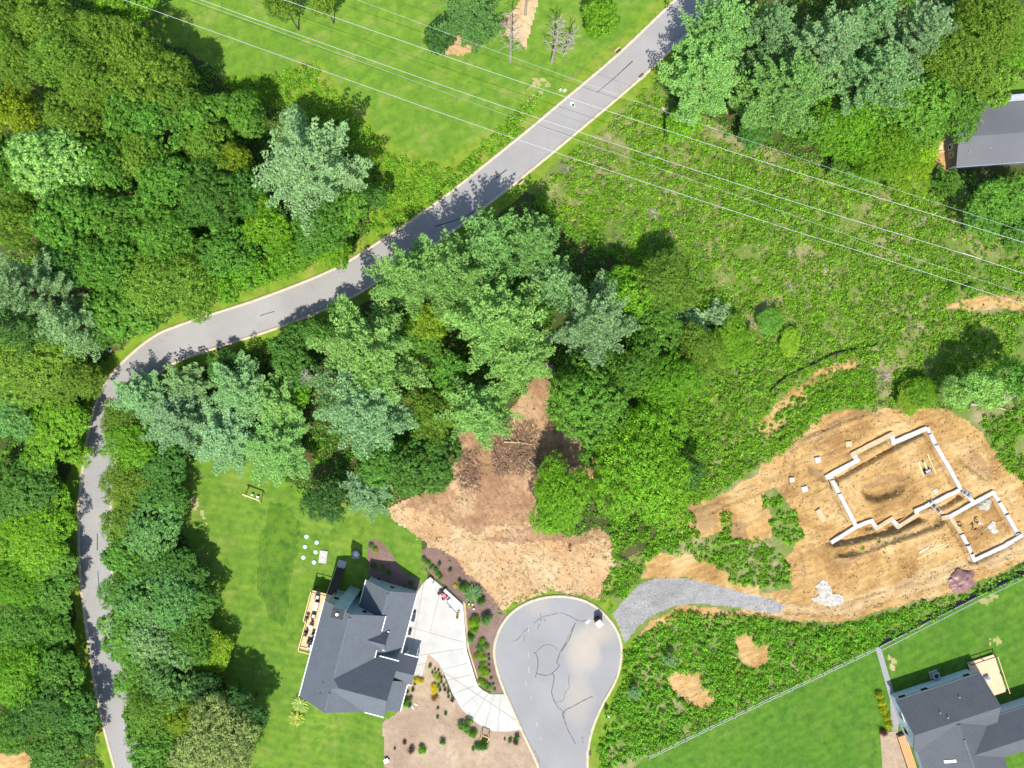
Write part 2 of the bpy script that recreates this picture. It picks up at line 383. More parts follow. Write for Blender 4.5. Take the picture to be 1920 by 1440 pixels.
ZONE_POLY = {
 'field': [[(390, 120), (520, 110), (600, 90), (650, 145), (690, 200), (770, 260), (830, 260), (905, 210), (1020, 130), (1250, -60), (1300, -60), (1010, 260), (860, 345), (740, 430), (700, 440), (690, 330), (640, 270), (560, 210), (450, 190)], [(1130, 205), (1215, 150), (1260, 190), (1400, 260), (1500, 300), (1700, 330), (1760, 300), (1800, 350), (1920, 440), (2050, 460), (2050, 1090),
            (1640, 1215), (1110, 1480), (1130, 1130), (1150, 1060), (1300, 990), (1330, 900), (1280, 800), (1200, 700), (1150, 480), (1040, 430), (1000, 370), (960, 350)]],
 'lawn': [[(150, -90), (185, 20), (230, 40), (260, 75), (340, 90), (420, 145), (500, 138), (560, 125), (600, 118), (625, 150), (660, 195), (740, 275), (790, 295), (835, 300),
           (905, 255), (1010, 195), (1150, 80), (1290, -50), (1330, -90)], [(1870, 180), (1895, 150), (2050, 140), (2050, 178)]],
 'lawn2': [[(325, 870), (420, 850), (520, 880), (600, 950), (700, 950), (745, 960), (790, 1020), (800, 1075), (790, 1120), (760, 1345), (716, 1360), (722, 1440), (722, 1540),
            (470, 1540), (430, 1300), (380, 1200), (390, 1100), (330, 980)]],
 'rough': [[(505, 945), (540, 950), (560, 990), (548, 1060), (540, 1130), (528, 1180), (498, 1160), (480, 1090), (486, 1010)]],
 'lawn3': [[(1205, 1423), (1440, 1308), (1645, 1213), (1920, 1073), (2060, 1005), (2060, 1540), (1090, 1540)]],
 'clearing': [[(978, 735), (1020, 680), (1040, 700), (1035, 800), (1125, 830), (1120, 900), (1060, 890), (1010, 935), (1000, 985), (1060, 1005), (1125, 990), (1157, 1020), (1152, 1080),
               (1125, 1128), (1030, 1108), (965, 1132), (932, 1152), (895, 1105), (850, 1062), (800, 1022), (735, 975), (728, 952), (790, 925), (838, 900), (850, 815), (940, 800)],
              [(930, 60), (985, 90), (1010, 0), (1030, 0), (1000, -30), (960, 20), (880, 100), (840, 105), (800, 60), (830, 30)]],
 'rawclay': [[(978, 735), (1020, 680), (1040, 700), (1035, 800), (1125, 830), (1120, 900), (1060, 890), (1010, 935), (1000, 985), (940, 985), (900, 1000), (860, 985), (800, 960), (738, 962), (790, 925), (838, 900), (850, 815), (940, 800)], [(1000, 985), (1060, 1000), (1130, 985), (1160, 1010), (1090, 1025), (980, 1020), (900, 1010)]],
 'site': [[(1410, 905), (1430, 870), (1480, 820), (1545, 775), (1650, 772), (1690, 762), (1770, 766), (1832, 800), (1850, 832), (1925, 895), (2060, 960), (2060, 1010), (1920, 1052),
           (1800, 1108), (1700, 1133), (1565, 1170), (1445, 1162), (1380, 1150), (1420, 1120), (1482, 1105), (1470, 1050), (1505, 1010), (1490, 960), (1450, 915), (1420, 935), (1380, 1010), (1330, 960)],
          [(1265, 955), (1310, 930), (1350, 950), (1350, 1000), (1300, 1015), (1262, 985)], [(1330, 940), (1420, 890), (1440, 960), (1450, 1010), (1400, 1020), (1380, 980)],
          [(1200, 1085), (1215, 1045), (1240, 1035), (1300, 1045), (1345, 1065), (1370, 1090), (1420, 1100), (1420, 1125), (1280, 1085)],
          [(1376, 1200), (1395, 1185), (1415, 1205), (1440, 1215), (1442, 1240), (1420, 1258), (1385, 1240)], [(1247, 1275), (1260, 1262), (1310, 1262), (1320, 1290), (1338, 1315), (1315, 1330), (1270, 1305)],
          [(1420, 800), (1470, 740), (1530, 700), (1600, 670), (1610, 690), (1540, 725), (1490, 770), (1430, 830)],
          [(1760, 580), (1830, 555), (2050, 560), (2050, 590), (1860, 585)], [(1185, 1215), (1215, 1170), (1270, 1140), (1430, 1150), (1430, 1170), (1280, 1160), (1220, 1190)],
          [(1740, 300), (1775, 250), (1790, 300), (1775, 330)], [(-60, 1440), (0, 1415), (40, 1405), (60, 1425), (40, 1520), (-60, 1520)]],
 'track': [[(1425, 1128), (1500, 1132), (1560, 1128), (1650, 1105), (1760, 1070), (1900, 1010), (2050, 950), (2050, 990), (1910, 1040), (1790, 1090), (1680, 1122), (1565, 1156), (1470, 1156), (1425, 1148)]],
 'bald': [[(1828, 1122), (1850, 1110), (1868, 1116), (1864, 1130), (1842, 1136)], [(1846, 1200), (1866, 1194), (1874, 1208), (1858, 1216)], [(1662, 1224), (1680, 1238), (1684, 1258), (1668, 1256)], [(1690, 1175), (1720, 1160), (1745, 1168), (1715, 1185)], [(352, 940), (366, 930), (386, 985), (374, 992)], [(1000, 150), (1020, 150), (1035, 160), (1000, 190), (985, 195)]],
 'gravel': [[(1147, 1152), (1168, 1126), (1192, 1102), (1215, 1090), (1240, 1086), (1290, 1088), (1350, 1101), (1400, 1114), (1445, 1125), (1470, 1138), (1462, 1150), (1430, 1149), (1360, 1138), (1300, 1134), (1260, 1138), (1218, 1157), (1192, 1178), (1172, 1206), (1165, 1200), (1160, 1180)]],
 'mulch': [[(687, 1020), (700, 1012), (718, 1020), (738, 1050), (752, 1074), (785, 1090), (792, 1125), (690, 1095), (688, 1050)],
           [(787, 1032), (815, 1027), (852, 1048), (872, 1078), (900, 1096), (940, 1145), (948, 1160), (935, 1200), (928, 1240), (940, 1290), (946, 1303), (918, 1299), (894, 1284), (877, 1217), (870, 1132), (838, 1102), (806, 1078), (790, 1055)]],
 'strawyard': [[(796, 1225), (806, 1228), (825, 1250), (840, 1300), (870, 1338), (930, 1371), (974, 1370), (1000, 1420), (1030, 1530), (726, 1530), (715, 1355), (742, 1340), (752, 1330), (758, 1290), (778, 1268)]],
}
_c6 = lambda *q: [(1500+x/4.571, 780+y/4.571) for x, y in q]
ZONE_POLY['spoil'] = [_c6((330, 60), (620, -40), (700, -10), (300, 130), (40, 260), (-100, 330), (-60, 200), (120, 130)), _c6((280, 1180), (560, 1150), (1150, 930), (1240, 980), (800, 1130), (420, 1260), (280, 1250)),
    _c6((510, 640), (640, 540), (800, 460), (900, 500), (910, 580), (740, 600), (560, 700)), _c6((1340, 330), (1460, 350), (1560, 420), (1650, 560), (1540, 520), (1400, 420)), _c6((60, 420), (200, 460), (230, 560), (100, 540)), [(1290, 950), (1340, 945), (1345, 985), (1310, 1000)], [(1365, 985), (1405, 985), (1400, 1015), (1370, 1015)]]
order = ['field', 'verge', 'lawn', 'lawn2', 'rough', 'lawn3', 'clearing', 'rawclay', 'site', 'track', 'spoil', 'bald', 'gravel', 'mulch', 'strawyard']
zone = np.zeros(GX.shape, np.int8)
zid = {'forest': 0}
dR = dist_line(GX, GY, [(p.x, p.y) for p in roadC[::3]])
for i, zn in enumerate(order, 1):
    zid[zn] = i
    if zn == 'verge':
        zone[dR < RW/2+2.2+(fbm(GX, GY, 4, 5)-.5)*2.4] = i
        zone[inside(wx, wy, [(400, 125), (590, 95), (650, 145), (690, 200), (770, 260), (830, 260), (905, 210), (1020, 150), (1010, 250), (860, 350), (740, 440), (690, 440), (680, 330), (640, 270), (560, 215), (440, 190)])] = i
        zone[dist_line(PX, PY, CDS) < 26+(fbm(GX, GY, 3, 8)-.5)*18] = i; continue
    crisp = zn in ('mulch', 'strawyard', 'lawn3', 'gravel')
    big = zn in ('rawclay', 'track', 'spoil')
    for pl in ZONE_POLY[zn]:
        if big:
            zone[inside(wx+(fbm(GX, GY, 7, 23)-.5)*30+(vnoise(GX, GY, .6, 29)-.5)*7, wy+(fbm(GX, GY, 7, 27)-.5)*30+(vnoise(GX, GY, .6, 33)-.5)*7, pl) & (zone > 0) & ~np.isin(zone, [zid['lawn2'], zid['lawn3'], zid['verge']])] = i; continue
        if zn == 'bald':
            zone[inside(wx, wy, pl) & (vnoise(GX, GY, .8, 61)+.5*vnoise(GX, GY, .4, 62) > .72)] = i; continue
        zone[inside(sx if crisp else wx, sy if crisp else wy, pl)] = i
# vehicle tracks on the building site
TRK = [[(1390, 1138), (1450, 1140), (1560, 1148), (1700, 1108), (1800, 1075), (1930, 1010)], [(1450, 1135), (1500, 1080), (1485, 1010), (1460, 930), (1480, 860), (1570, 800), (1680, 780), (1770, 785), (1840, 850), (1900, 940), (1960, 990)], [(1300, 965), (1400, 925), (1470, 900)]]
trk = np.full(GX.shape, 1e9); bs0 = (PX > 1280) & (PY > 740) & (PY < 1180)
for tl_ in TRK: trk[bs0] = np.minimum(trk[bs0], np.abs(dist_line(PX[bs0], PY[bs0], tl_)-9.5+(fbm(GX[bs0], GY[bs0], 6, 91)-.5)*5))
zone[((zone == zid['site']) | (zone == zid['track'])) & (trk < 2.0) & (fbm(GX, GY, 4, 92) > .5)] = zid['spoil']
# relief
wild = ((zone == zid['forest'])*.35+(zone == zid['field'])*.45+(zone == zid['site'])*.22+(zone == zid['spoil'])*.4+(zone == zid['clearing'])*.25+(zone == zid['rawclay'])*.5).astype(float)
wild *= smooth01((dR-RW/2-1.0)/3.0)*smooth01((dist_line(PX, PY, CDS)-10)/40)
def blur(a, n):
    for _ in range(n):
        a = (np.roll(a, 1, 0)+np.roll(a, -1, 0)+np.roll(a, 1, 1)+np.roll(a, -1, 1)+a)/5
    return a
wild = blur(wild, 6)
Z = ZB+wild*((fbm(GX, GY, 3.5, 31)-.5)*1.1+(fbm(GX, GY, .9, 41)-.5)*.5)
# building site: trenches along the footings, a hollow, spoil heaps, ruts
def c6(x, y): return (1500+x/4.571, 780+y/4.571)
FOOT = [[(228, 522), (485, 378)], [(485, 378), (448, 325)], [(448, 325), (778, 155)], [(778, 155), (792, 225)], [(792, 225), (1065, 110)],
        [(1085, 108), (1155, 248)], [(1155, 248), (1250, 410)], [(1250, 410), (1362, 618)],
        [(262, 540), (328, 662)], [(328, 662), (400, 800)], [(400, 800), (468, 935)],
        [(255, 1068), (470, 948)], [(470, 948), (605, 895)], [(605, 895), (622, 948)], [(622, 948), (778, 880)], [(778, 880), (805, 935)], [(805, 935), (992, 842)], [(992, 842), (985, 808)],
        [(985, 808), (1130, 742)], [(1130, 742), (1345, 635)]]
FOOT2 = [[(1215, 872), (1275, 858)], [(1275, 858), (1480, 742)], [(1480, 742), (1640, 655)], [(1648, 660), (1695, 735)], [(1695, 735), (1765, 855)], [(1765, 855), (1850, 1000)],
         [(1885, 1020), (1740, 1110)], [(1740, 1110), (1480, 1228)], [(1478, 1225), (1430, 1105)], [(1430, 1105), (1370, 1005)], [(1370, 1005), (1280, 868)], [(1400, 655), (1480, 738)]]
fd = np.full(GX.shape, 1e9); bx = (PX > 1480) & (PY > 760) & (PY < 1090)
for s in FOOT+FOOT2: fd[bx] = np.minimum(fd[bx], dist_line(PX[bx], PY[bx], [c6(*s[0]), c6(*s[1])]))
Z -= .55*smooth01((11.5-fd)/5.0)
def pit(poly, depth, soft=4):
    global Z
    pl = [c6(*p) for p in poly]; m = inside(PX, PY, pl); d = dist_line(PX, PY, pl+[pl[0]])
    Z = Z-depth*np.where(m, smooth01(d/soft), 0)
pit([(250, 1070), (480, 960), (800, 900), (1010, 840), (1130, 890), (820, 1015), (520, 1090), (290, 1130)], 1.3, 5)
pit([(1150, 790), (1390, 660), (1440, 700), (1260, 810), (1190, 820)], 1.2, 5)
pit([(510, 640), (640, 540), (800, 460), (900, 500), (950, 600), (880, 700), (700, 760), (560, 740)], 1.7, 16)
pit([(1340, 330), (1460, 350), (1560, 430), (1640, 560), (1540, 560), (1380, 420)], .8, 14)
pit([(330, 60), (620, -40), (700, -10), (300, 130), (40, 260), (-30, 230), (100, 140)], -1.5, 18)
pit([(280, 1180), (560, 1150), (1150, 930), (1260, 900), (1240, 980), (800, 1130), (420, 1260), (280, 1250)], -1.3, 12)
pit([(700, -20), (960, -60), (1080, -20), (900, 10)], -.7, 10)
pit([(290, 525), (500, 420), (760, 275), (1055, 122), (1080, 155), (770, 318), (520, 458), (315, 575)], 1.0, 3)
z_site = (zone == zid['site']) | (zone == zid['track']) | (zone == zid['spoil'])
rut = np.sin((PX*.35+PY*.93)*.55+(fbm(GX, GY, 6, 77)-.5)*9)
Z += np.where(z_site, rut*.04+(vnoise(GX, GY, .5, 95)-.5)*.14-.12*smooth01((3.2-trk)/2.5), 0)
zc = (zone == zid['clearing']) | (zone == zid['rawclay'])
Z += np.where(zc, np.sin((PX*.9-PY*.25)*.42+(fbm(GX, GY, 5, 78)-.5)*12)*.05+(vnoise(GX, GY, .5, 96)-.5)*.12, 0)
paved = blur((inside(PX, PY, CDS) | (dR < RW/2) | inside(PX, PY, [(806, 1080), (834, 1104), (866, 1133), (873, 1217), (893, 1282), (941, 1302), (973, 1369), (925, 1371), (880, 1345), (848, 1300), (803, 1226), (792, 1268), (768, 1270), (752, 1225), (768, 1150), (792, 1094)])).astype(float), 4)
pv_ = smooth01(paved*3); Z = Z*(1-pv_)+(ZB-.05)*pv_
edge = np.minimum(np.minimum(GX-X0, X1-GX), np.minimum(GY-Y0, Y1-GY)); Z = np.where(edge < 6, ZB+(Z-ZB)*smooth01(edge/6), Z)

def T(x, y):
    x = np.asarray(x, float); y = np.asarray(y, float)
    u = np.clip((x-X0)/ST, 0, NX-1.001); v = np.clip((y-Y0)/ST, 0, NY-1.001); i = u.astype(int); j = v.astype(int); fx = u-i; fy = v-j
    return (Z[j, i]*(1-fx)+Z[j, i+1]*fx)*(1-fy)+(Z[j+1, i]*(1-fx)+Z[j+1, i+1]*fx)*fy
def G(px, py):
    z = 0.0
    for _ in range(5): x, y = P(px, py, z); z = float(T(x, y))
    return Vector((x, y, z))
def zone_at(x, y):
    i = np.clip(((np.asarray(x)-X0)/ST).round().astype(int), 0, NX-1); j = np.clip(((np.asarray(y)-Y0)/ST).round().astype(int), 0, NY-1)
    return zone[j, i]

idx = np.arange(NX*NY).reshape(NY, NX)
quads = np.stack([idx[:-1, :-1], idx[:-1, 1:], idx[1:, 1:], idx[1:, :-1]], -1).reshape(-1, 4)
qz = zone[:-1, :-1].reshape(-1)
AV = np.stack([GX.ravel(), GY.ravel(), Z.ravel()], -1)
ZN = {'forest': ('ground', 'shaded leaf litter ground under the woods', 'ground'), 'field': ('overgrown_field', 'overgrown earth of the power line clearing', 'field'),
      'verge': ('grass_verge', 'grass verge along the kerbs', 'verge'), 'lawn': ('meadow', 'bright mown meadow under the power lines', 'lawn'),
      'lawn2': ('lawn', 'mown back lawn west of the grey roofed house', 'lawn'), 'rough': ('coarse_grass', 'darker coarse grass patch on the lawn left of the house', 'grass'), 'lawn3': ('fenced_lawn', 'deep green fenced lawn in the lower right corner', 'lawn'),
      'clearing': ('cleared_ground', 'bare orange tan cleared ground above the cul-de-sac', 'ground'), 'rawclay': ('raw_clay', 'red brown raw clay around the brush pile', 'ground'), 'site': ('building_site_ground', 'excavated tan soil of the building site', 'ground'),
      'bald': ('worn_turf', 'pale worn spots in the lawns and meadow', 'worn turf'), 'track': ('dirt_track', 'pale packed dirt track curving below the house footings', 'track'), 'spoil': ('dark_soil', 'damp dark brown soil banks of the building site', 'ground'), 'gravel': ('gravel_drive', 'grey crushed gravel drive leaving the cul-de-sac', 'drive'), 'mulch': ('mulch_bed', 'purple brown mulch beds beside the driveway', 'mulch'),
      'strawyard': ('straw_yard', 'straw covered front yard between house and cul-de-sac', 'yard')}
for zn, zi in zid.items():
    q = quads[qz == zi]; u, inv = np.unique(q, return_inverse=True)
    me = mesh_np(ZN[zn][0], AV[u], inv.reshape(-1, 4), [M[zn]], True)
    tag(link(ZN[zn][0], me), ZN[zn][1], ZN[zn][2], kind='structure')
# land out to the horizon
rings = []; V = []; F = []
for k, (d, dz) in enumerate([(0, 0), (4, -.05), (250, 0), (3500, 0)]):
    ring = [(X0-d, Y0-d), (0, Y0-d), (X1+d, Y0-d), (X1+d, 0), (X1+d, Y1+d), (0, Y1+d), (X0-d, Y1+d), (X0-d, 0)]
    V += [(x, y, float(base_z(np.clip(x, X0, X1), np.clip(y, Y0, Y1)))+dz-.02) for x, y in ring]
for k in range(3):
    for i in range(8): F.append([k*8+i, k*8+(i+1) % 8, k*8+8+(i+1) % 8, k*8+8+i][::-1])
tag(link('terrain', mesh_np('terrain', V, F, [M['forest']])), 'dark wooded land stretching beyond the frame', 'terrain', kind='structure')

TB = base_z
# ------------------------------------------------------------------ roads, kerbs, driveway
def sheet_strip(name, a, b, dz, mat, sub=5):
    V = []; F = []; n = len(a)
    for p, q in zip(a, b):
        for k in range(sub+1):
            r = p.lerp(q, k/sub); V.append((r.x, r.y, float(TB(r.x, r.y))+dz))
    w = sub+1
    for i in range(n-1):
        for k in range(sub): F.append([i*w+k, i*w+k+1, (i+1)*w+k+1, (i+1)*w+k])
    me = mesh_np(name, V, F, [mat], True); me.flip_normals() if me.polygons[0].normal.z < 0 else None
    return link(name, me)
def kerb(name, pl, width, label, mat=None, hgt=.13, out=0):
    """pl: face line; runs to the right of it by width"""
    a = offset(pl, out); b = offset(pl, width+out); V = []; F = []
    for p, q in zip(a, b):
        zp = float(TB(p.x, p.y)); zq = float(TB(q.x, q.y)); m = max(zp, zq)
        V += [(p.x, p.y, zp-.1), (p.x, p.y, m+hgt), (q.x, q.y, m+hgt-.03), (q.x, q.y, zq-.1)]
    for i in range(len(pl)-1):
        for k in range(3): F.append([i*4+k, i*4+k+1, (i+1)*4+k+1, (i+1)*4+k])
    return tag(link(name, mesh_np(name, V, F, [mat or M['kerb']])), label, 'kerb', kind='structure')
r_in = offset(roadL, .45); r_in2 = offset(roadL, RW-.45)
tag(sheet_strip('road', r_in, r_in2, .03, M['road']), 'pale grey asphalt road curving through the woods', 'road', kind='structure')
kerb('kerb', roadL, .5, 'tan concrete kerb on the left side of the curving road')
kerb('kerb', offset(roadL, RW-.5), .5, 'tan concrete kerb on the right side of the curving road')
def fill_sheet(name, pts, dz, mat, step=1.2, hf=None):
    bm = bmesh.new(); vs_ = [bm.verts.new((p[0], p[1], 0)) for p in pts]; f = bm.faces.new(vs_); f.normal_update()
    if f.normal.z < 0: bmesh.ops.reverse_faces(bm, faces=[f])
    xs = [p[0] for p in pts]; ys = [p[1] for p in pts]
    for axis, lo, hi in ((0, min(xs), max(xs)), (1, min(ys), max(ys))):
        v = lo+step
        while v < hi:
            co_ = (v, 0, 0) if axis == 0 else (0, v, 0); no = (1, 0, 0) if axis == 0 else (0, 1, 0)
            bmesh.ops.bisect_plane(bm, geom=bm.verts[:]+bm.edges[:]+bm.faces[:], plane_co=co_, plane_no=no, dist=1e-5); v += step
    for v in bm.verts: v.co.z = float((hf or TB)(v.co.x, v.co.y))+dz
    me = bpy.data.meshes.new(name); bm.to_mesh(me); bm.free(); me.materials.append(mat)
    return link(name, me)
cds = catmull([Gb(*p) for p in CDS], 6)
tag(fill_sheet('cul_de_sac', [(p.x, p.y) for p in cds], .03, M['culdesac']), 'cracked grey asphalt cul-de-sac with a tan dusty patch', 'road', kind='structure')
kerb('kerb', cds, .5, 'tan concrete kerb ringing the cul-de-sac', out=-.5, hgt=.14)

DRIVE = [(806, 1080), (834, 1104), (866, 1133), (873, 1217), (893, 1282), (905, 1293), (920, 1301), (946, 1301), (961, 1331), (979, 1368), (950, 1372), (925, 1371), (903, 1362), (880, 1345), (864, 1328),
         (848, 1300), (835, 1268), (822, 1243), (803, 1226), (798, 1245), (792, 1268), (768, 1270), (764, 1230), (752, 1225), (768, 1150), (783, 1108), (792, 1094)]
drv = [G(*p) for p in DRIVE]
dbase = fill_sheet('driveway', [(p.x, p.y) for p in drv], .02, M['joint'], 2.0); tag(dbase, 'pale concrete driveway curving from the garage to the cul-de-sac', 'driveway', kind='structure')
bm = bmesh.new(); bm.faces.new([bm.verts.new((p.x, p.y, 0)) for p in drv])
for a, b_ in [((770, 1137), (880, 1170)), ((800, 1060), (760, 1290)), ((755, 1172), (885, 1208)), ((830, 1090), (795, 1230)), ((803, 1226), (880, 1214)), ((815, 1240), (890, 1225)), ((828, 1255), (890, 1240)),
              ((838, 1275), (895, 1262)), ((850, 1300), (905, 1280)), ((864, 1326), (910, 1290)), ((885, 1350), (918, 1295)), ((908, 1368), (928, 1295)), ((932, 1380), (940, 1290)), ((870, 1285), (960, 1345))]:
    p, q = G(*a), G(*b_); d = (q-p); no = Vector((-d.y, d.x, 0)).normalized()
    # cut only faces the line really crosses
    mid = (p+q)/2; L = d.length/2*1.15
    fs = [f for f in bm.faces if (f.calc_center_median()-Vector((mid.x, mid.y, 0))).length < L+3]
    geo = fs+list({e for f in fs for e in f.edges})+list({v for f in fs for v in f.verts})
    bmesh.ops.bisect_plane(bm, geom=geo, plane_co=(p.x, p.y, 0), plane_no=no, dist=1e-4)
bmesh.ops.inset_individual(bm, faces=bm.faces[:], thickness=.035, use_even_offset=True)
inner = [f for f in bm.faces if f.calc_area() > .6]
for f in inner:
    if f.normal.z < 0: f.normal_flip()
    pts = [(v.co.x, v.co.y, float(TB(v.co.x, v.co.y))) for v in f.verts]
    mb = MB(); mb.hexa([(x, y, z-.02) for x, y, z in pts], [(x, y, z+.05) for x, y, z in pts]); mb.build('slab', M['concrete'], dbase)
bm.free()

# ------------------------------------------------------------------ foliage
def norm(a): return a/(np.linalg.norm(a, axis=-1, keepdims=True)+1e-9)
def rdirs(n): return norm(rng.normal(size=(n, 3)))
def leaves(c, n, size, asp=.55, axis=None):
    """diamond leaf faces at c with normals n; axis: long direction"""
    k = len(c); n = norm(n)
    a = rdirs(k) if axis is None else axis
    a = norm(a-n*(a*n).sum(1, keepdims=True)); b = np.cross(n, a)
    L = (np.ones(k)*size)[:, None]*.5; w = L*asp
    V = np.stack([c-a*L, c-b*w+a*L*.1, c+a*L, c+b*w+a*L*.1], 1).reshape(-1, 3)
    return V
def quadmesh(name, V, mat, tone=None):
    me = mesh_np(name, V, np.arange(len(V)).reshape(-1, 4), [mat])
    if tone is not None: me.attributes.new('tone', 'FLOAT', 'FACE').data.foreach_set('value', np.asarray(tone, np.float32))
    return me

def broad_crown(name, R, h, leaf=.36, lobes=None, cl=2.5, per=19, flat=.72, z0=.38):
    Rz = R*flat; cz = max(h-Rz, h*z0+Rz*.3); lobes = lobes or int(9+R*2.1)
    d = rdirs(lobes*4); d = d[d[:, 2] > -.25][:lobes]
    lc = d*np.array([R*.66, R*.66, Rz*.62])*rng.uniform(.62, 1.16, (len(d), 1)); lr = R*.35*rng.uniform(.5, 1.35, len(d))
    lc = np.vstack([lc, [[0, 0, Rz*.45]]]); lr = np.append(lr, R*.42)
    C = []
    for c, r in zip(lc, lr):
        m = int(2*math.pi*r*r*cl)+6; q = rdirs(m*2); out = norm(c+np.array([0, 0, Rz*.5]))
        q = q[(q@out > -.25) | (q[:, 2] > .2)][:m]
        pos = c+q*r*rng.uniform(.75, 1.05, (len(q), 1)); C.append(np.hstack([pos, q]))
    C = np.vstack(C); k = len(C); cr = rng.uniform(.22, .62, k)
    q = rdirs(k*per); q[:, 2] = np.abs(q[:, 2])*.8-.1; rep = np.repeat(np.arange(k), per)
    pos = C[rep, :3]+q*cr[rep][:, None]*np.array([1, 1, .7])*rng.uniform(.3, 1, (k*per, 1))
    nn = C[rep, 3:]*.55+q*.7+np.array([0, 0, .45])+rng.normal(size=(k*per, 3))*.35
    pos[:, 2] += cz
    return quadmesh(name, leaves(pos, nn, leaf*.8*rng.uniform(.5, 1.5, len(pos)), .58), M['leaf'], (rng.normal(size=k)*.16)[rep])

def trunk_mesh(name, h, r, R, limbs=6, top=.8):
    mb = MB(); pts = []; w = .04*h
    for k in range(5): t = k/4; pts.append((w*math.sin(k*1.7)*t, w*math.cos(k*2.3)*t, h*top*t-.3*(k == 0)))
    mb.tube(pts, [r*1.25, r, r*.8, r*.5, r*.2], 7)
    for k in range(limbs):
        a = k*2.4; z = h*(.35+.4*k/limbs); L = R*.7
        mb.tube([(0, 0, z), (math.cos(a)*L*.5, math.sin(a)*L*.5, z+L*.3), (math.cos(a)*L, math.sin(a)*L, z+L*.5)], [r*.4, r*.25, r*.07], 5)
    o = mb.build(name, M['bark']); me = o.data; bpy.data.objects.remove(o); return me

def pine(name, R, h, z0=.3, dens=1.0, slope=.28, spread=1.0, ndl=.45):
    """a white-pine like crown of feathery branch plumes; returns crown mesh, trunk mesh"""
    A = []; D = []; mb = MB(); r = h*.018
    mb.tube([(0, 0, -.3), (0, 0, h*.5), (0, 0, h*.98)], [r*1.2, r*.8, .05], 7)
    z = h*z0
    while z < h-.3:
        t = (z-h*z0)/(h*(1-z0)); L0 = R*((1-t)**.75)*(.55+.45*min(1, t*4+.35))+.35
        nb = 5 if t < .8 else 4; a0 = random.random()*6.3
        for b in range(nb):
            a = a0+b*2*math.pi/nb+random.uniform(-.35, .35); L = L0*random.uniform(.62, 1.12); up = slope+t*.7+random.uniform(-.12, .15)
            dv = np.array([math.cos(a), math.sin(a), up]); sd_ = np.array([-math.sin(a), math.cos(a), 0])
            p0 = np.array([0, 0, z]); f = lambda s: p0+dv*s+np.array([0, 0, .09*s*s/max(L, 1)*2])
            if L > 1.2: mb.tube([f(0), f(L*.5), f(L*.95)], [.035+.01*L, .03+.004*L, .015], 3)
            s = L*.28
            while s < L:
                m = max(.35, (L-s)*.42+.35)*spread
                for sg in (-1, 1):
                    ll = m*random.uniform(.6, 1.2); dd = norm(dv*.75+sd_*sg*.85+np.array([0, 0, random.uniform(.0, .35)]))
                    u = .15
                    while u < ll:
                        A.append(f(s)+dd*u+rng.normal(size=3)*.05); D.append(norm(dd+np.array([0, 0, .3]))); u += .34/dens
                A.append(f(s)); D.append(norm(dv+np.array([0, 0, .25]))); s += .48/dens
            A.append(f(L)); D.append(norm(dv+np.array([0, 0, .4])))
        z += .85+.25*random.random() if t < .85 else .5
    A = np.array(A); D = np.array(D); k = 9; rep = np.repeat(np.arange(len(A)), k)
    ax = norm(D[rep]+rdirs(len(rep))*.75); pos = A[rep]+ax*ndl*.45
    nn = np.cross(ax, rdirs(len(rep)))+np.array([0, 0, .55])
    V = leaves(pos, nn, ndl*rng.uniform(.65, 1.3, len(rep)), .26, ax)
    o = mb.build(name+'_trunk', M['bark']); tm = o.data; bpy.data.objects.remove(o)
    return quadmesh(name, V, M['needle'], (rng.normal(size=len(A))*.12)[rep]), tm

PROTO = {'D': [], 'P': [], 'S': [], 'F': []}
for R, h, lf in ((7.2, 17, .36), (6.6, 16, .42), (6.0, 14, .3), (5.2, 13, .36), (5.0, 14, .3), (4.8, 12, .44), (4.4, 11, .34), (3.4, 9, .34), (3.2, 8, .42), (3.0, 8, .28), (2.4, 6, .34)):
    PROTO['D'].append((R, h, broad_crown('broad_crown', R, h, lf), trunk_mesh('trunk', h, .05+.028*R, R)))
for R, h in ((6.4, 14), (4.6, 11), (3.2, 8)):      # finer, softer crowns
    PROTO['F'].append((R, h, broad_crown('fine_crown', R, h, .25, int(14+R*3), 3.4, 18, .66), trunk_mesh('trunk', h, .05+.025*R, R)))
for R, h, kw in ((8.6, 22, {}), (7.4, 21, dict(slope=.4)), (6.2, 18, {}), (5.2, 16, dict(slope=.5)), (3.6, 9, {}), (2.4, 6, dict(ndl=.4))):
    c, t = pine('pine_crown', R, h, **kw); PROTO['P'].append((R, h, c, t))
for R, h, lf in ((1.6, 1.6, .26), (1.0, 1.0, .2), (.6, .7, .15)):
    PROTO['S'].append((R, h, broad_crown('shrub_crown', R, h, lf, 9, 5 if R > 1 else 9, 12, .8, .1), trunk_mesh('stem', h*.7, .04, R*.6, 5)))

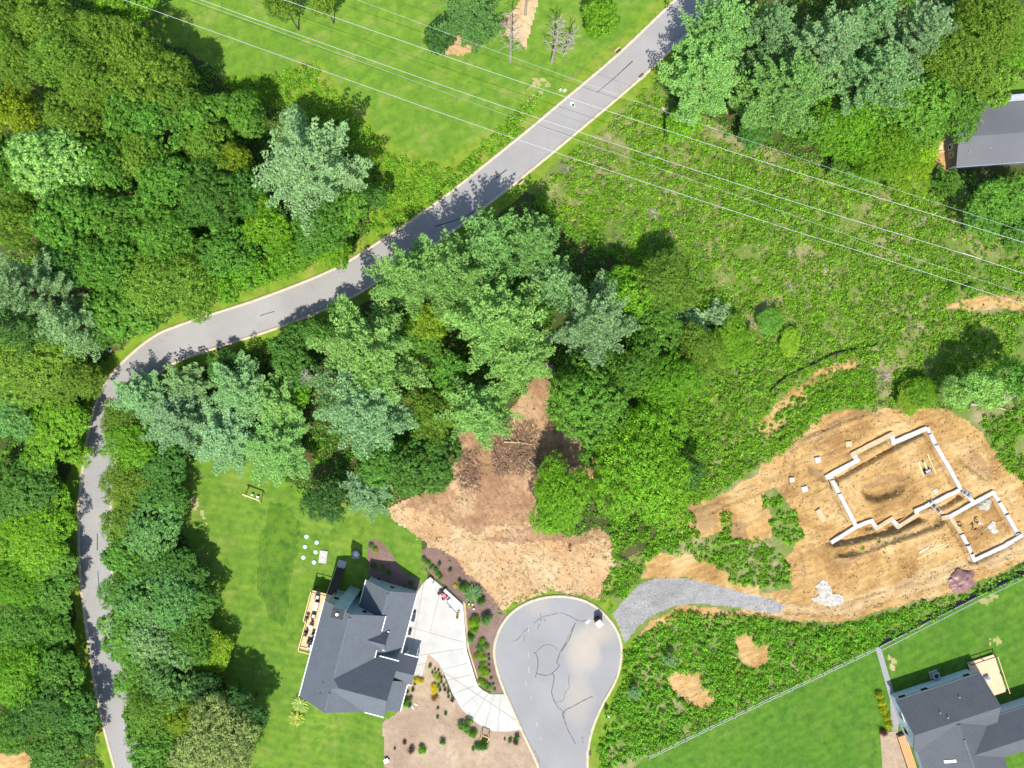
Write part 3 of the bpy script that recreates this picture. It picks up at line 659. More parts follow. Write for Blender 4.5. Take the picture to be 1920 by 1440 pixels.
COLS = {  # name: (linear base colour, words)
 'o': ((0.135, 0.245, 0.028), 'olive green'), 'y': ((.185, .285, .02), 'yellowish green'), 'g': ((0.1, 0.24, 0.03), 'mid green'),
 'b': ((.125, .285, .017), 'bright green'), 'd': ((0.075, 0.19, 0.03), 'dark green'), 'l': ((.195, .34, .02), 'lime green'),
 'p': ((.22, .37, .165), 'pale blue green'), 'q': ((0.21, 0.365, 0.135), 'soft grey green'), 'n': ((0.12, 0.265, 0.066), 'blue green'),
 'e': ((.215, .395, .10), 'light sage green'), 'k': ((0.048, 0.13, 0.027), 'deep green'), 'w': ((.23, .30, .09), 'cream flecked green')}
def ordinal(k):
    u = ['first', 'second', 'third', 'fourth', 'fifth', 'sixth', 'seventh', 'eighth', 'ninth', 'tenth', 'eleventh', 'twelfth', 'thirteenth', 'fourteenth', 'fifteenth', 'sixteenth', 'seventeenth', 'eighteenth', 'nineteenth']
    if k < 19: return u[k]
    if (k+1) % 10 == 0: return {2: 'twentieth', 3: 'thirtieth', 4: 'fortieth'}[(k+1)//10]
    return {2: 'twenty-', 3: 'thirty-'}[(k+1)//10]+u[(k+1) % 10-1]
KINDW = {'D': 'broadleaf tree', 'F': 'fine leaved tree', 'P': 'pine tree', 'S': 'shrub'}
NAMEW = {'D': 'broadleaf_tree', 'F': 'fine_leaved_tree', 'P': 'pine_tree', 'S': 'shrub'}
CATW = {'D': 'tree', 'F': 'tree', 'P': 'pine tree', 'S': 'shrub'}

def place_tree(kind, px, py, r, col, h, label, group=None, boost=1.16, name=None, cat=None):
    zc = h*.72; b = G(px, py); x, y = P(px, py, zc+b.z)                 # the crown shows at px,py; its foot stands below it
    z = float(T(x, y)); Rw = r*.1*(H-zc)/H*boost
    pr = min(PROTO[kind], key=lambda p: abs(math.log(p[0]/Rw))+.15*random.random())
    s = Rw/pr[0]; sz = h/pr[1]
    root = empty(name or NAMEW[kind], (x, y, z), random.random()*6.28); e_ = random.uniform(.86, 1.16); root.scale = (s*e_, s/e_, sz)
    tag(root, label, cat or CATW[kind], group)
    link('trunk', pr[3], root); c = link('crown', pr[2], root)
    rgb = COLS[col][0]; j = random.uniform(.86, 1.14); j2 = random.uniform(.93, 1.07)
    c.color = (min(1, rgb[0]*j*j2), min(1, rgb[1]*j), min(1, rgb[2]*j/j2), 1)
    return root

TREES = [
 ('in the top left corner woods', [
  ('F', 20, 20, 52, 'o', 17), ('F', 95, 55, 50, 'o', 18), ('F', 40, 110, 52, 'o', 18), ('F', 125, 115, 55, 'o', 19), ('F', 190, 75, 42, 'o', 16), ('F', 250, 105, 48, 'o', 18), ('F', 185, 160, 55, 'o', 19), ('F', 285, 150, 52, 'o', 18), ('F', 342, 140, 32, 'o', 15), ('F', 335, 195, 36, 'o', 15)]),
 ('below the top left olive trees', [
  ('D', 240, 210, 50, 'g', 17), ('F', 140, 235, 48, 'o', 17), ('D', 300, 235, 52, 'g', 16), ('D', 375, 225, 42, 'g', 14), ('D', 447, 215, 48, 'g', 14), ('F', 400, 285, 45, 'o', 14), ('F', 452, 305, 30, 'y', 13), ('F', 268, 305, 45, 'o', 15)]),
 ('at left edge above pale pines', [
  ('F', 15, 215, 46, 'y', 15), ('D', 25, 300, 45, 'g', 16), ('D', 105, 315, 72, 'e', 20), ('D', 195, 310, 48, 'g', 18), ('D', 125, 400, 62, 'g', 19), ('F', 45, 420, 48, 'o', 17), ('D', 215, 405, 50, 'g', 18)]),
 ('in woods above the road bend', [
  ('D', 320, 355, 55, 'g', 17), ('D', 395, 375, 58, 'd', 17), ('F', 300, 440, 50, 'g', 15), ('D', 200, 490, 58, 'g', 17), ('D', 130, 490, 48, 'd', 16), ('F', 300, 520, 72, 'o', 15), ('F', 360, 545, 46, 'o', 12), ('D', 225, 575, 60, 'g', 15), ('D', 275, 585, 36, 'g', 12), ('D', 195, 620, 32, 'd', 11)]),
 ('around the big meadow pine', [
  ('D', 420, 470, 50, 'g', 14), ('D', 420, 530, 36, 'b', 10), ('D', 505, 415, 48, 'b', 14), ('D', 475, 490, 46, 'b', 11), ('D', 545, 475, 45, 'b', 10), ('D', 600, 425, 55, 'g', 13), ('D', 660, 400, 42, 'g', 11), ('D', 690, 375, 30, 'd', 10), ('D', 625, 470, 34, 'b', 9), ('D', 470, 370, 40, 'd', 15), ('F', 555, 235, 30, 'q', 8)]),
 ('in the upper left woods', [
  ('P', 575, 310, 108, 'p', 21), ('P', 50, 540, 85, 'p', 23), ('P', 140, 610, 62, 'p', 19), ('P', 20, 610, 55, 'n', 20)]),
 ('left of the road bend', [
  ('F', 60, 690, 80, 'o', 9.8), ('F', 130, 715, 48, 'o', 8.1), ('D', 30, 780, 50, 'n', 9.1), ('D', 105, 800, 60, 'b', 7.6), ('D', 30, 730, 42, 'd', 7.6), ('D', 150, 850, 26, 'b', 4.3), ('D', 75, 850, 38, 'g', 5.9)]),
 ('left of the straight road', [
  ('D', 40, 920, 68, 'd', 6.7), ('D', 98, 945, 38, 'b', 4.8), ('F', 55, 1005, 66, 'b', 7.0), ('D', 95, 1050, 42, 'g', 5.5), ('F', 30, 1095, 50, 'b', 6.7), ('D', 88, 1115, 48, 'g', 5.9), ('F', 40, 1180, 60, 'g', 7.0), ('D', 98, 1195, 42, 'g', 5.5)]),
 ('in the bottom left corner', [
  ('F', 30, 1270, 58, 'b', 9.0), ('D', 108, 1265, 48, 'g', 7.6), ('D', 75, 1330, 55, 'd', 8.7), ('D', 145, 1340, 40, 'd', 6.6), ('F', 15, 1370, 40, 'g', 7.6), ('D', 100, 1400, 45, 'd', 7.1), ('D', 165, 1385, 26, 'd', 4.6)]),
 ('in pines inside road bend', [
  ('P', 262, 745, 58, 'q', 8.1), ('P', 330, 790, 72, 'p', 9.9), ('P', 345, 720, 46, 'q', 7.4), ('P', 450, 735, 72, 'q', 10.5), ('P', 420, 820, 70, 'p', 10.5), ('P', 510, 840, 78, 'e', 10.5), ('P', 520, 760, 58, 'e', 9.9), ('D', 550, 745, 28, 'b', 5.6), ('D', 560, 700, 34, 'd', 6.2), ('D', 420, 690, 32, 'd', 5.6)]),
 ('in upper hedgerow beside lawn', [
  ('F', 228, 790, 34, 'o', 5.8), ('F', 245, 845, 46, 'b', 7.0), ('D', 300, 870, 46, 'd', 7.0), ('F', 240, 910, 42, 'o', 7.0), ('D', 298, 930, 46, 'd', 7.0), ('F', 230, 985, 34, 'o', 6.4), ('D', 285, 990, 52, 'n', 8.1), ('D', 240, 1045, 42, 'g', 7.0), ('D', 305, 1050, 50, 'd', 7.0), ('D', 350, 1075, 38, 'd', 6.4)]),
 ('in middle hedgerow beside lawn', [
  ('F', 230, 1110, 36, 'g', 7.0), ('D', 265, 1125, 48, 'n', 8.5), ('D', 320, 1130, 52, 'n', 8.5), ('D', 370, 1130, 38, 'd', 7.0), ('D', 234, 1190, 48, 'g', 8.1), ('D', 290, 1200, 55, 'q', 8.5), ('F', 345, 1200, 45, 'g', 7.5), ('F', 395, 1225, 36, 'l', 5.2), ('D', 255, 1265, 45, 'g', 8.1)]),
 ('in lower hedgerow beside lawn', [
  ('D', 315, 1275, 52, 'n', 9.8), ('D', 375, 1290, 42, 'k', 7.8), ('F', 285, 1330, 52, 'o', 9.8), ('D', 268, 1345, 44, 'g', 8.5), ('F', 345, 1345, 45, 'y', 9.1), ('F', 410, 1390, 78, 'w', 11.0), ('D', 300, 1395, 50, 'g', 9.8), ('D', 300, 1432, 50, 'g', 9.1), ('D', 460, 1330, 46, 'k', 8.5)]),  # the right deep green tree stands in for a cast shadow on the lawn
 ('in the central pine grove', [
  ('P', 690, 660, 108, 'e', 22), ('P', 685, 770, 92, 'p', 20), ('P', 895, 775, 72, 'e', 16), ('P', 765, 520, 78, 'e', 20), ('P', 855, 520, 92, 'e', 23), ('P', 920, 465, 78, 'e', 21), ('P', 1005, 455, 62, 'e', 19), ('P', 930, 600, 98, 'e', 23), ('P', 1115, 605, 84, 'p', 21), ('P', 975, 680, 68, 'e', 19), ('P', 1040, 530, 48, 'q', 16), ('P', 630, 720, 50, 'q', 15)]),
 ('under the central pines', [
  ('D', 790, 870, 58, 'd', 12), ('D', 710, 860, 52, 'g', 10), ('D', 610, 935, 44, 'k', 9), ('P', 690, 925, 46, 'p', 9), ('F', 815, 785, 42, 'o', 11), ('D', 785, 640, 45, 'g', 10), ('D', 840, 700, 38, 'g', 9), ('D', 1000, 590, 36, 'd', 10), ('F', 800, 600, 36, 'y', 11), ('D', 580, 620, 34, 'd', 8), ('D', 650, 590, 32, 'd', 8), ('D', 540, 660, 38, 'd', 9)]),
 ('right of the dirt clearing', [
  ('D', 1100, 765, 76, 'g', 16), ('F', 1195, 870, 96, 'b', 17), ('F', 1055, 935, 58, 'b', 11), ('D', 1180, 690, 56, 'g', 14), ('F', 1240, 720, 58, 'b', 13), ('D', 1170, 545, 48, 'b', 12), ('F', 1245, 540, 56, 'o', 11), ('D', 1225, 620, 50, 'g', 11), ('D', 1280, 890, 38, 'd', 9), ('D', 1240, 800, 40, 'd', 10), ('F', 1310, 660, 42, 'o', 9), ('D', 1120, 840, 36, 'g', 9)]),
 ('right of the central grove', [
  ('P', 1300, 605, 34, 'p', 4.0), ('P', 1345, 590, 26, 'p', 3.5), ('P', 1210, 770, 30, 'n', 4.0), ('F', 1370, 640, 40, 'b', 4.0), ('F', 1440, 600, 24, 'g', 3.0), ('F', 1478, 640, 22, 'l', 2.0)]),
 ('in the top right pines', [
  ('P', 1325, 140, 82, 'e', 19), ('P', 1350, 50, 72, 'e', 21), ('P', 1440, 60, 60, 'q', 20), ('P', 1480, 165, 82, 'e', 22), ('P', 1545, 90, 82, 'p', 23), ('P', 1640, 150, 80, 'q', 22), ('P', 1715, 70, 78, 'p', 22), ('P', 1630, 40, 60, 'q', 21), ('P', 1430, 190, 50, 'e', 15)]),
 ('around the right edge house', [
  ('D', 1700, 190, 72, 'g', 17), ('F', 1800, 120, 64, 'o', 18), ('F', 1850, 45, 56, 'o', 18), ('D', 1785, 200, 58, 'g', 15), ('D', 1850, 155, 42, 'o', 14), ('F', 1590, 245, 60, 'b', 13), ('F', 1650, 275, 58, 'b', 12), ('D', 1540, 240, 40, 'g', 12), ('F', 1728, 285, 30, 'l', 7), ('P', 1778, 342, 30, 'g', 6), ('F', 1705, 325, 40, 'l', 7)]),
 ('along the right field edge', [
  ('D', 1890, 365, 52, 'g', 10.4), ('D', 1850, 400, 44, 'g', 8.8), ('F', 1910, 90, 44, 'b', 10.4), ('D', 1910, 430, 36, 'd', 7.2), ('D', 1420, 245, 34, 'd', 6.4), ('D', 1285, 235, 32, 'b', 4.8), ('D', 1600, 320, 34, 'g', 4.8)]),
 ('along the top meadow edge', [
  ('F', 533, 10, 30, 'o', 12), ('F', 605, 2, 24, 'o', 11), ('P', 885, 28, 62, 'n', 14), ('D', 832, 65, 30, 'k', 7), ('D', 1125, 32, 36, 'b', 9), ('D', 205, 5, 34, 'b', 8), ('D', 262, 8, 30, 'b', 6)]),
 ('right of the building site', [
  ('F', 1792, 738, 30, 'e', 8), ('F', 1845, 726, 34, 'e', 11), ('F', 1730, 740, 28, 'b', 3.9), ('F', 1898, 712, 36, 'g', 13), ('F', 1700, 745, 26, 'y', 2.8)]),
]
for where, lst in TREES:
    cnt = {}
    for t in lst: cnt.setdefault((KINDW[t[0]], COLS[t[4]][1]), []).append(t)
    for t in lst:
        key = (KINDW[t[0]], COLS[t[4]][1]); same = sorted(cnt[key], key=lambda q: q[1]); k = same.index(t)
        if len(same) == 1: lab = f'only {key[1]} {key[0]} {where}'
        elif len(same) == 2: lab = f'{key[1]} {key[0]}, {"left" if k == 0 else "right"} one of two {where}'
        else: lab = f'{key[1]} {key[0]}, {ordinal(k)} from left {where}'
        place_tree(t[0], *t[1:4], t[4], t[5], lab, 'trees '+where)

# ------------------------------------------------------------------ ground cover that nobody could count
def scatter(polys, n, seed=0, thr=.0, s=6.0, holes=(), zones=None):
    out = []
    for pl in polys:
        xs = [p[0] for p in pl]; ys = [p[1] for p in pl]; a = abs(sum(xs[i]*ys[(i+1) % len(pl)]-xs[(i+1) % len(pl)]*ys[i] for i in range(len(pl))))/2
        m = int(n*a/100); q = rng.uniform(size=(int(m*(max(xs)-min(xs))*(max(ys)-min(ys))/a), 2))
        px = min(xs)+q[:, 0]*(max(xs)-min(xs)); py = min(ys)+q[:, 1]*(max(ys)-min(ys))
        ok = inside(px, py, pl)
        for hl in holes: ok &= ~inside(px, py, hl)
        px, py = px[ok], py[ok]; x = (px-960)*.1; y = (720-py)*.1
        for _ in range(3): z = T(x, y); kk = .1*(H-z)/H; x = (px-960)*kk; y = (720-py)*kk
        ok = fbm(x, y, s, 50+seed, 3) > thr+rng.normal(size=len(x))*.05
        if zones is not None: ok &= np.isin(zone_at(x, y), [zid[k] for k in zones])
        out.append(np.stack([x[ok], y[ok], T(x[ok], y[ok])], 1))
    return np.vstack(out)
def cover(name, pts, label, cat, col, leaf=.3, per=26, rad=(.35, .8), hgt=(.25, .8), asp=.6, mat='leaf', upb=.55):
    per = int(per*1.08)
    k = len(pts); sz = .55+.95*fbm(pts[:, 0], pts[:, 1], 5, 72, 3); r = rng.uniform(*rad, k)*sz; hh = rng.uniform(*hgt, k)*(.35+1.3*fbm(pts[:, 0], pts[:, 1], 4, 71, 2))
    q = rdirs(k*per); q[:, 2] = np.abs(q[:, 2]); rep = np.repeat(np.arange(k), per)
    pos = pts[rep]+q*np.stack([r[rep], r[rep], hh[rep]], 1)*rng.uniform(.35, 1, (k*per, 1))+np.array([0, 0, .04])
    V = leaves(pos, q*.8+np.array([0, 0, upb])+rng.normal(size=pos.shape)*.4, leaf*.84*rng.uniform(.45, 1.5, len(pos)), asp)
    o = link(name, quadmesh(name, V, M[mat], (rng.normal(size=k)*.2)[rep])); o.color = (*COLS[col][0], 1) if isinstance(col, str) else (*col, 1)
    return tag(o, label, cat, kind='stuff')
def sticks(name, pts, label, cat, mat, L=(.3, 1.2), w=.05, tilt=.25, ang=None, spread=.6, lift=.04, kind='stuff'):
    k = len(pts); a = rng.uniform(0, 6.28, k) if ang is None else ang+rng.normal(size=k)*spread
    d = np.stack([np.cos(a), np.sin(a), np.abs(rng.normal(size=k))*tilt], 1); l = rng.uniform(*L, k)
    V = leaves(pts+np.array([0, 0, lift])+d*(l*.3)[:, None], np.stack([rng.normal(size=k)*.4, rng.normal(size=k)*.4, np.ones(k)], 1), l, 1, norm(d))
    V = V.reshape(-1, 4, 3); c = V.mean(1, keepdims=True); dd = norm(d)[:, None]; al = ((V-c)*dd).sum(2, keepdims=True)*dd
    pr = (V-c)-al; pr = pr/(np.linalg.norm(pr, axis=2, keepdims=True)+1e-6)*w*.5; V = c+al+np.where(np.abs(al).sum(2, keepdims=True) > .1, pr*.3, pr)
    o = link(name, quadmesh(name, V.reshape(-1, 3), M[mat])); return tag(o, label, cat, kind=kind)

FIELD = [(1050, 310), (1150, 225), (1210, 170), (1260, 200), (1330, 260), (1420, 280), (1600, 330), (1720, 350), (1800, 380), (1960, 450), (1960, 600), (1860, 700), (1700, 760), (1560, 770), (1450, 860), (1330, 930), (1270, 960), (1290, 850), (1250, 780), (1180, 640), (1180, 500), (1060, 430), (1000, 380)]
TRAIL = [(1410, 820), (1460, 740), (1530, 695), (1610, 665), (1612, 690), (1545, 728), (1495, 775), (1430, 840)]
TAN = [(1755, 580), (1830, 550), (1960, 555), (1960, 592), (1860, 588)]
cover('bramble_cover', scatter([FIELD], 2.4, 1, .33, 5, [TRAIL, TAN]), 'bright green bramble thicket under the power lines', 'brambles', (.15, .305, .02), .36, 24, (.4, 1.05), (.25, 1.25))
cover('dry_brush', scatter([FIELD], .5, 2, .53, 5, [TRAIL, TAN]), 'tan and pinkish dead brush between the brambles', 'brush', (.37, .28, .19), .3, 20, (.4, .9), (.15, .7), .25)
cover('grey_brush', scatter([[(1050, 310), (1150, 230), (1260, 255), (1340, 400), (1380, 540), (1230, 520), (1080, 450)], [(1480, 400), (1560, 420), (1560, 560), (1470, 560)], [(1700, 390), (1830, 420), (1850, 460), (1720, 440)]], .5, 33, .54, 4, [TRAIL, TAN]), 'pinkish grey dead brush near the upper road', 'brush', (.34, .27, .22), .4, 22, (.4, 1.0), (.2, .9), .14)
cover('trail_weeds', scatter([TRAIL, TAN], 1.1, 34, .42, 3), 'sparse weeds over the bare trail and tan strip', 'weeds', 'o', .26, 16, (.25, .6), (.1, .4))
cover('dark_brush', scatter([FIELD], .5, 3, .48, 9, [TRAIL, TAN]), 'darker green weeds among the brambles', 'weeds', 'g', .3, 24, (.4, .9), (.3, .9))
cover('yellow_weeds', scatter([FIELD], .4, 4, .53, 6, [TRAIL]), 'yellow green weeds among the brambles', 'weeds', 'y', .26, 20, (.3, .7), (.15, .5))
cover('field_grass', scatter([FIELD, TRAIL], .8, 6, .40, 4), 'long pale grass of the power line clearing', 'grass', (.30, .38, .07), .34, 14, (.3, .7), (.05, .25), .22)
KUDZU = [[(1170, 1220), (1215, 1185), (1270, 1145), (1430, 1158), (1560, 1178), (1700, 1142), (1700, 1180), (1640, 1212), (1440, 1305), (1215, 1415), (1130, 1445), (1120, 1400), (1140, 1340), (1170, 1270)]]
HOLES = ZONE_POLY['site'][4:6]
cover('vine_thicket', scatter(KUDZU, 3.0, 7, .22, 4, HOLES), 'dense bright green thicket between cul-de-sac and fence', 'thicket', (.125, .31, .02), .36, 26, (.4, .8), (.4, 1.3))
cover('thicket_weeds', scatter(KUDZU, .6, 8, .5, 5, HOLES), 'yellow green weeds in the thicket by the fence', 'weeds', 'y', .3, 24, (.35, .7), (.4, 1.2))
STRIPS = [[(1140, 985), (1200, 960), (1300, 960), (1310, 1000), (1240, 1030), (1180, 1060), (1150, 1050)], [(1690, 1140), (1800, 1110), (1925, 1055), (1960, 1050), (1960, 1060), (1790, 1140), (1700, 1185)], [(1150, 1120), (1115, 1125), (1150, 1060), (1160, 1010), (1230, 1000), (1290, 990), (1340, 1010), (1420, 1010), (1480, 1050), (1480, 1095), (1420, 1110), (1370, 1090), (1340, 1060), (1240, 1030), (1205, 1060), (1195, 1095), (1165, 1125)],
          [(1418, 915), (1450, 920), (1490, 960), (1508, 1005), (1480, 1025), (1450, 1000)], [(1350, 960), (1370, 950), (1370, 1020), (1350, 1020)], [(1835, 780), (1960, 760), (1960, 940), (1900, 900), (1850, 820)], [(1540, 700), (1640, 690), (1640, 770), (1560, 760), (1480, 830), (1440, 850), (1420, 880), (1330, 930), (1300, 930), (1420, 800)]]
cover('site_weeds', scatter(STRIPS, 2.6, 9, .33, 4), 'bright green weed strips round the building site', 'weeds', 'b', .34, 28, (.35, .75), (.3, 1.1))
SITEW = [c6(450, 1120), c6(600, 1060), c6(720, 1030), c6(900, 1000), c6(900, 1040), c6(720, 1100), c6(560, 1230), c6(480, 1180)]
cover('trench_weeds', scatter([SITEW], 1.0, 19, .5, 1.5), 'small green weeds beside the long footing trench', 'weeds', 'b', .3, 22, (.3, .6), (.2, .5))
MEADOWEDGE = [[(410, 150), (520, 140), (590, 118), (605, 145), (650, 200), (740, 290), (790, 300), (850, 320), (905, 270), (980, 200), (1010, 180), (985, 240), (860, 345), (740, 430), (700, 440), (690, 330), (640, 270), (560, 210), (450, 190)], [(180, -20), (300, -20), (250, 30), (200, 30)]]
cover('meadow_edge_brush', scatter(MEADOWEDGE, 2.4, 10, .2, 4), 'leafy brush edging the meadow beside the road', 'brush', (.145, .31, .022), .36, 24, (.4, .85), (.3, 1.1))
cover('meadow_edge_yellow_weeds', scatter(MEADOWEDGE, .6, 11, .5, 4), 'yellow green weeds edging the meadow', 'weeds', 'y', .28, 20, (.35, .7), (.3, .9))
WOODS = [[(-60, -60), (200, -60), (480, 130), (700, 250), (720, 400), (660, 470), (350, 600), (180, 720), (140, 960), (150, 1200), (200, 1440), (-60, 1500)], [(200, 760), (330, 660), (700, 540), (860, 410), (1000, 380), (1150, 470), (1320, 600), (1330, 900), (1270, 960), (1040, 720), (980, 730), (940, 810), (860, 830), (840, 900), (740, 950), (600, 960), (520, 900), (340, 870), (330, 980), (400, 1100), (400, 1250), (480, 1440), (250, 1500), (170, 1200), (170, 900)],
         [(1210, 150), (1330, -40), (1960, -40), (1960, 130), (1860, 170), (1790, 250), (1740, 290), (1800, 330), (1960, 320), (1960, 450), (1700, 330), (1500, 300), (1300, 240)], [(960, 950), (1040, 870), (1140, 900), (1280, 940), (1300, 990), (1160, 1010), (1000, 1000)]]
cover('undergrowth', scatter(WOODS, .75, 12, .30, 6, zones=('forest', 'field')), 'dark leafy undergrowth beneath the trees', 'undergrowth', 'g', .42, 20, (.5, 1.2), (.3, 1.6))
cover('ivy_undergrowth', scatter(WOODS, .42, 13, .40, 8, zones=('forest', 'field')), 'brighter leafy undergrowth beneath the trees', 'undergrowth', 'b', .4, 20, (.6, 1.4), (.5, 2.6))
cover('clearing_weeds', scatter([ZONE_POLY['clearing'][0]], .12, 14, .60, 4), 'sparse green weeds on the cleared ground', 'weeds', 'o', .24, 14, (.25, .6), (.1, .35))
cover('clearing_green_patch', scatter([[(905, 990), (940, 975), (1000, 980), (1000, 990), (930, 1005)], [(1000, 985), (1060, 960), (1130, 960), (1180, 1000), (1160, 1060), (1120, 1050), (1060, 1015)]], .55, 15, .36, 3), 'patchy green and tan weeds beside the cleared ground', 'weeds', (.20, .24, .06), .26, 18, (.3, .7), (.1, .6), .35)
cover('kerb_grass', scatter([[(960, 1138), (1000, 1118), (1045, 1110), (1120, 1128), (1150, 1150), (1150, 1130), (1110, 1110), (1045, 1100), (990, 1108), (930, 1140), (935, 1165)]], 1.5, 16, .3, 3), 'ragged grass tufts behind the cul-de-sac kerb', 'grass', 'b', .24, 14, (.2, .4), (.1, .3), .35)
SCRUB = [[(1180, 500), (1260, 480), (1330, 540), (1450, 590), (1480, 650), (1440, 720), (1400, 790), (1340, 860), (1290, 850), (1250, 780), (1190, 650)], [(1660, 690), (1760, 690), (1920, 660), (1960, 700), (1960, 780), (1840, 770), (1700, 762)]]
cover('scrub_thicket', scatter(SCRUB, .9, 31, .36, 6), 'chest high green scrub right of the central pines', 'scrub', (.13, .28, .024), .36, 30, (.5, 1.2), (.6, 2.4))
cover('olive_scrub', scatter(SCRUB, .6, 32, .46, 7), 'olive scrub right of the central pines', 'scrub', 'o', .3, 28, (.5, 1.2), (.6, 2.2))
CL0 = [ZONE_POLY['clearing'][0]]
sticks('straw_litter', scatter(CL0, 4.0, 17, .33, 5, zones=('clearing',)), 'tan straw and wood shreds over the cleared ground', 'straw', 'straw', (.3, 1.3), .07, .14, R_(155), .7)
sticks('wood_litter', scatter(CL0, 2.4, 18, .40, 4), 'brown wood shreds over the cleared ground', 'wood litter', 'twig', (.3, 1.2), .07, .15, R_(150), .9)
PILE = [[(935, 790), (1000, 790), (1015, 850), (1005, 890), (930, 890), (920, 840)], [(855, 845), (900, 845), (900, 920), (860, 910)]]
sticks('brush_pile', scatter(PILE, 20, 20, .3, 2), 'tangled pile of brown branches and cut brush', 'brush pile', 'twig', (.4, 2.0), .11, .7, None, 0, .2)
sticks('pale_branches', scatter(PILE, 1.6, 21, .2, 3), 'pale broken branches in the brush pile', 'branches', 'straw', (.5, 1.8), .09, .5, None, 0, .3)
sticks('yard_straw', scatter(ZONE_POLY['strawyard'], 3.0, 22, .2, 3), 'scattered dry straw over the front yard', 'straw', 'straw', (.2, .55), .05, .1)
sticks('mulch_chips', scatter(ZONE_POLY['mulch'], 2.5, 23, .2, 3), 'brown bark chips in the mulch beds', 'mulch chips', 'twig', (.1, .35), .07, .1)
for i, (hl, lb) in enumerate(zip(HOLES, ('right', 'left'))): sticks('straw_patch', scatter([hl], 4, 24+i, .1, 3), f'combed straw on the {lb} bare patch in the thicket', 'straw', 'straw', (.3, 1.0), .06, .1, R_(20), .5)
sp = scatter([ZONE_POLY['site'][0]], .75, 26, .4, 3); k = len(sp)
q = rdirs(k*3); rep = np.repeat(np.arange(k), 3)
tag(link('site_rubble', quadmesh('site_rubble', leaves(sp[rep]+q*.07+np.array([0, 0, .07]), q+np.array([0, 0, .6]), rng.uniform(.1, .34, len(rep)), .9), M['pebble'])), 'pale stones strewn over the building site', 'stones', kind='stuff')
gp = scatter(ZONE_POLY['gravel'], 9, 27, .1, 3); q = rdirs(len(gp))
tag(link('gravel_stones', quadmesh('gravel_stones', leaves(gp+np.array([0, 0, .05]), q*.7+np.array([0, 0, 1]), rng.uniform(.1, .26, len(gp)), .9), plain('gravel_stone', (.34, .335, .325), .9, .35, scale=5))), 'loose grey stones on the gravel drive', 'gravel', kind='stuff')

le = []
for pl, d in ((roadL, .75), (roadL, RW-.75)):
    for p in offset(pl, d):
        for _ in range(14): q = p+Vector((random.gauss(0, .9), random.gauss(0, .9))); le.append((q.x, q.y, float(base_z(q.x, q.y))+.045))
le = np.array(le); le = le[dist_line(le[:, 0], le[:, 1], [(p.x, p.y) for p in roadC[::2]]) < RW/2-.5]
tag(link('roadside_litter', quadmesh('roadside_litter', leaves(le, rng.normal(size=le.shape)*.25+np.array([0, 0, 1]), rng.uniform(.06, .2, len(le)), .6), M['twig'])), 'brown leaf litter along the road gutters', 'leaf litter', kind='stuff')

for nm, pls, dn, lb, cl_ in (('site_clods', [ZONE_POLY['site'][0]], 1.0, 'brown soil clods over the building site', (.36, .225, .10)), ('clay_clods', [ZONE_POLY['clearing'][0]], 1.0, 'brown clods over the cleared ground', (.42, .26, .14))):
    sp = scatter(pls, dn, 41, .42, 4); q = rdirs(len(sp)*3); rp = np.repeat(np.arange(len(sp)), 3)
    tag(link(nm, quadmesh(nm, leaves(sp[rp]+q*.08+np.array([0, 0, .08]), q+np.array([0, 0, .5]), rng.uniform(.08, .34, len(rp)), .85), plain(nm, cl_, .95, .3, scale=2))), lb, 'clods', kind='stuff')

# ------------------------------------------------------------------ houses
class Frame:
    """a house's own axes: r, d in tenths of a metre from the picture's middle"""
    def __init__(s, rx, ry): s.rx, s.ry = rx, ry
    def __call__(s, r, d, z):
        ix = r*s.rx-d*s.ry; iy = r*s.ry+d*s.rx
        return Vector((ix*.1, -iy*.1, z))
def slab_poly(name, pts, th, mat, parent):
    """a flat roof plane given by its top corners, th thick"""
    n = (pts[1]-pts[0]).cross(pts[2]-pts[0]).normalized()
    if n.z < 0: pts = pts[::-1]; n = -n
    return MB().hexa([p-n*th for p in pts], pts).build(name, mat, parent)
def prism(name, fr, prof, axis, a, b, mat, parent):
    """prof: list of (coordinate, z); axis 'd' or 'r': direction of extrusion from a to b"""
    f = (lambda c, z, t: fr(c, t, z)) if axis == 'd' else (lambda c, z, t: fr(t, c, z))
    A = [f(c, z, a) for c, z in prof]; B = [f(c, z, b) for c, z in prof]
    n = (A[1]-A[0]).cross(A[2]-A[0])
    if n.dot(B[0]-A[0]) < 0: A, B = A[::-1], B[::-1]
    return MB().hexa(A, B).build(name, mat, parent)
def edge(name, p, q, parent, mat='trim', w=.16, h=.2, dz=.03):
    return MB().bar(p+Vector((0, 0, dz-.05)), q+Vector((0, 0, dz-.05)), w, h).build(name, M[mat], parent)
def window(parent, c, u, wid, hgt, nrm):
    """window on a wall at c; u along the wall, nrm outward"""
    u = u.normalized(); nrm = nrm.normalized(); up = Vector((0, 0, 1)); w = MB()
    for s in (-1, 1):
        w.bar(c+u*s*wid/2-up*hgt/2, c+u*s*wid/2+up*hgt/2, .12, .1, nrm); w.bar(c-u*(wid/2+.06)+up*s*hgt/2, c+u*(wid/2+.06)+up*s*hgt/2, .1, .12, up)
    w.bar(c-u*wid/2, c+u*wid/2, .06, .06)
    o = w.build('window', M['trim'], parent)
    MB().hexa([c-u*wid/2-up*hgt/2+nrm*.01, c+u*wid/2-up*hgt/2+nrm*.01, c+u*wid/2-up*hgt/2+nrm*.04, c-u*wid/2-up*hgt/2+nrm*.04],
              [c-u*wid/2+up*hgt/2+nrm*.01, c+u*wid/2+up*hgt/2+nrm*.01, c+u*wid/2+up*hgt/2+nrm*.04, c-u*wid/2+up*hgt/2+nrm*.04]).build('pane', M['glass'], o)
    return o

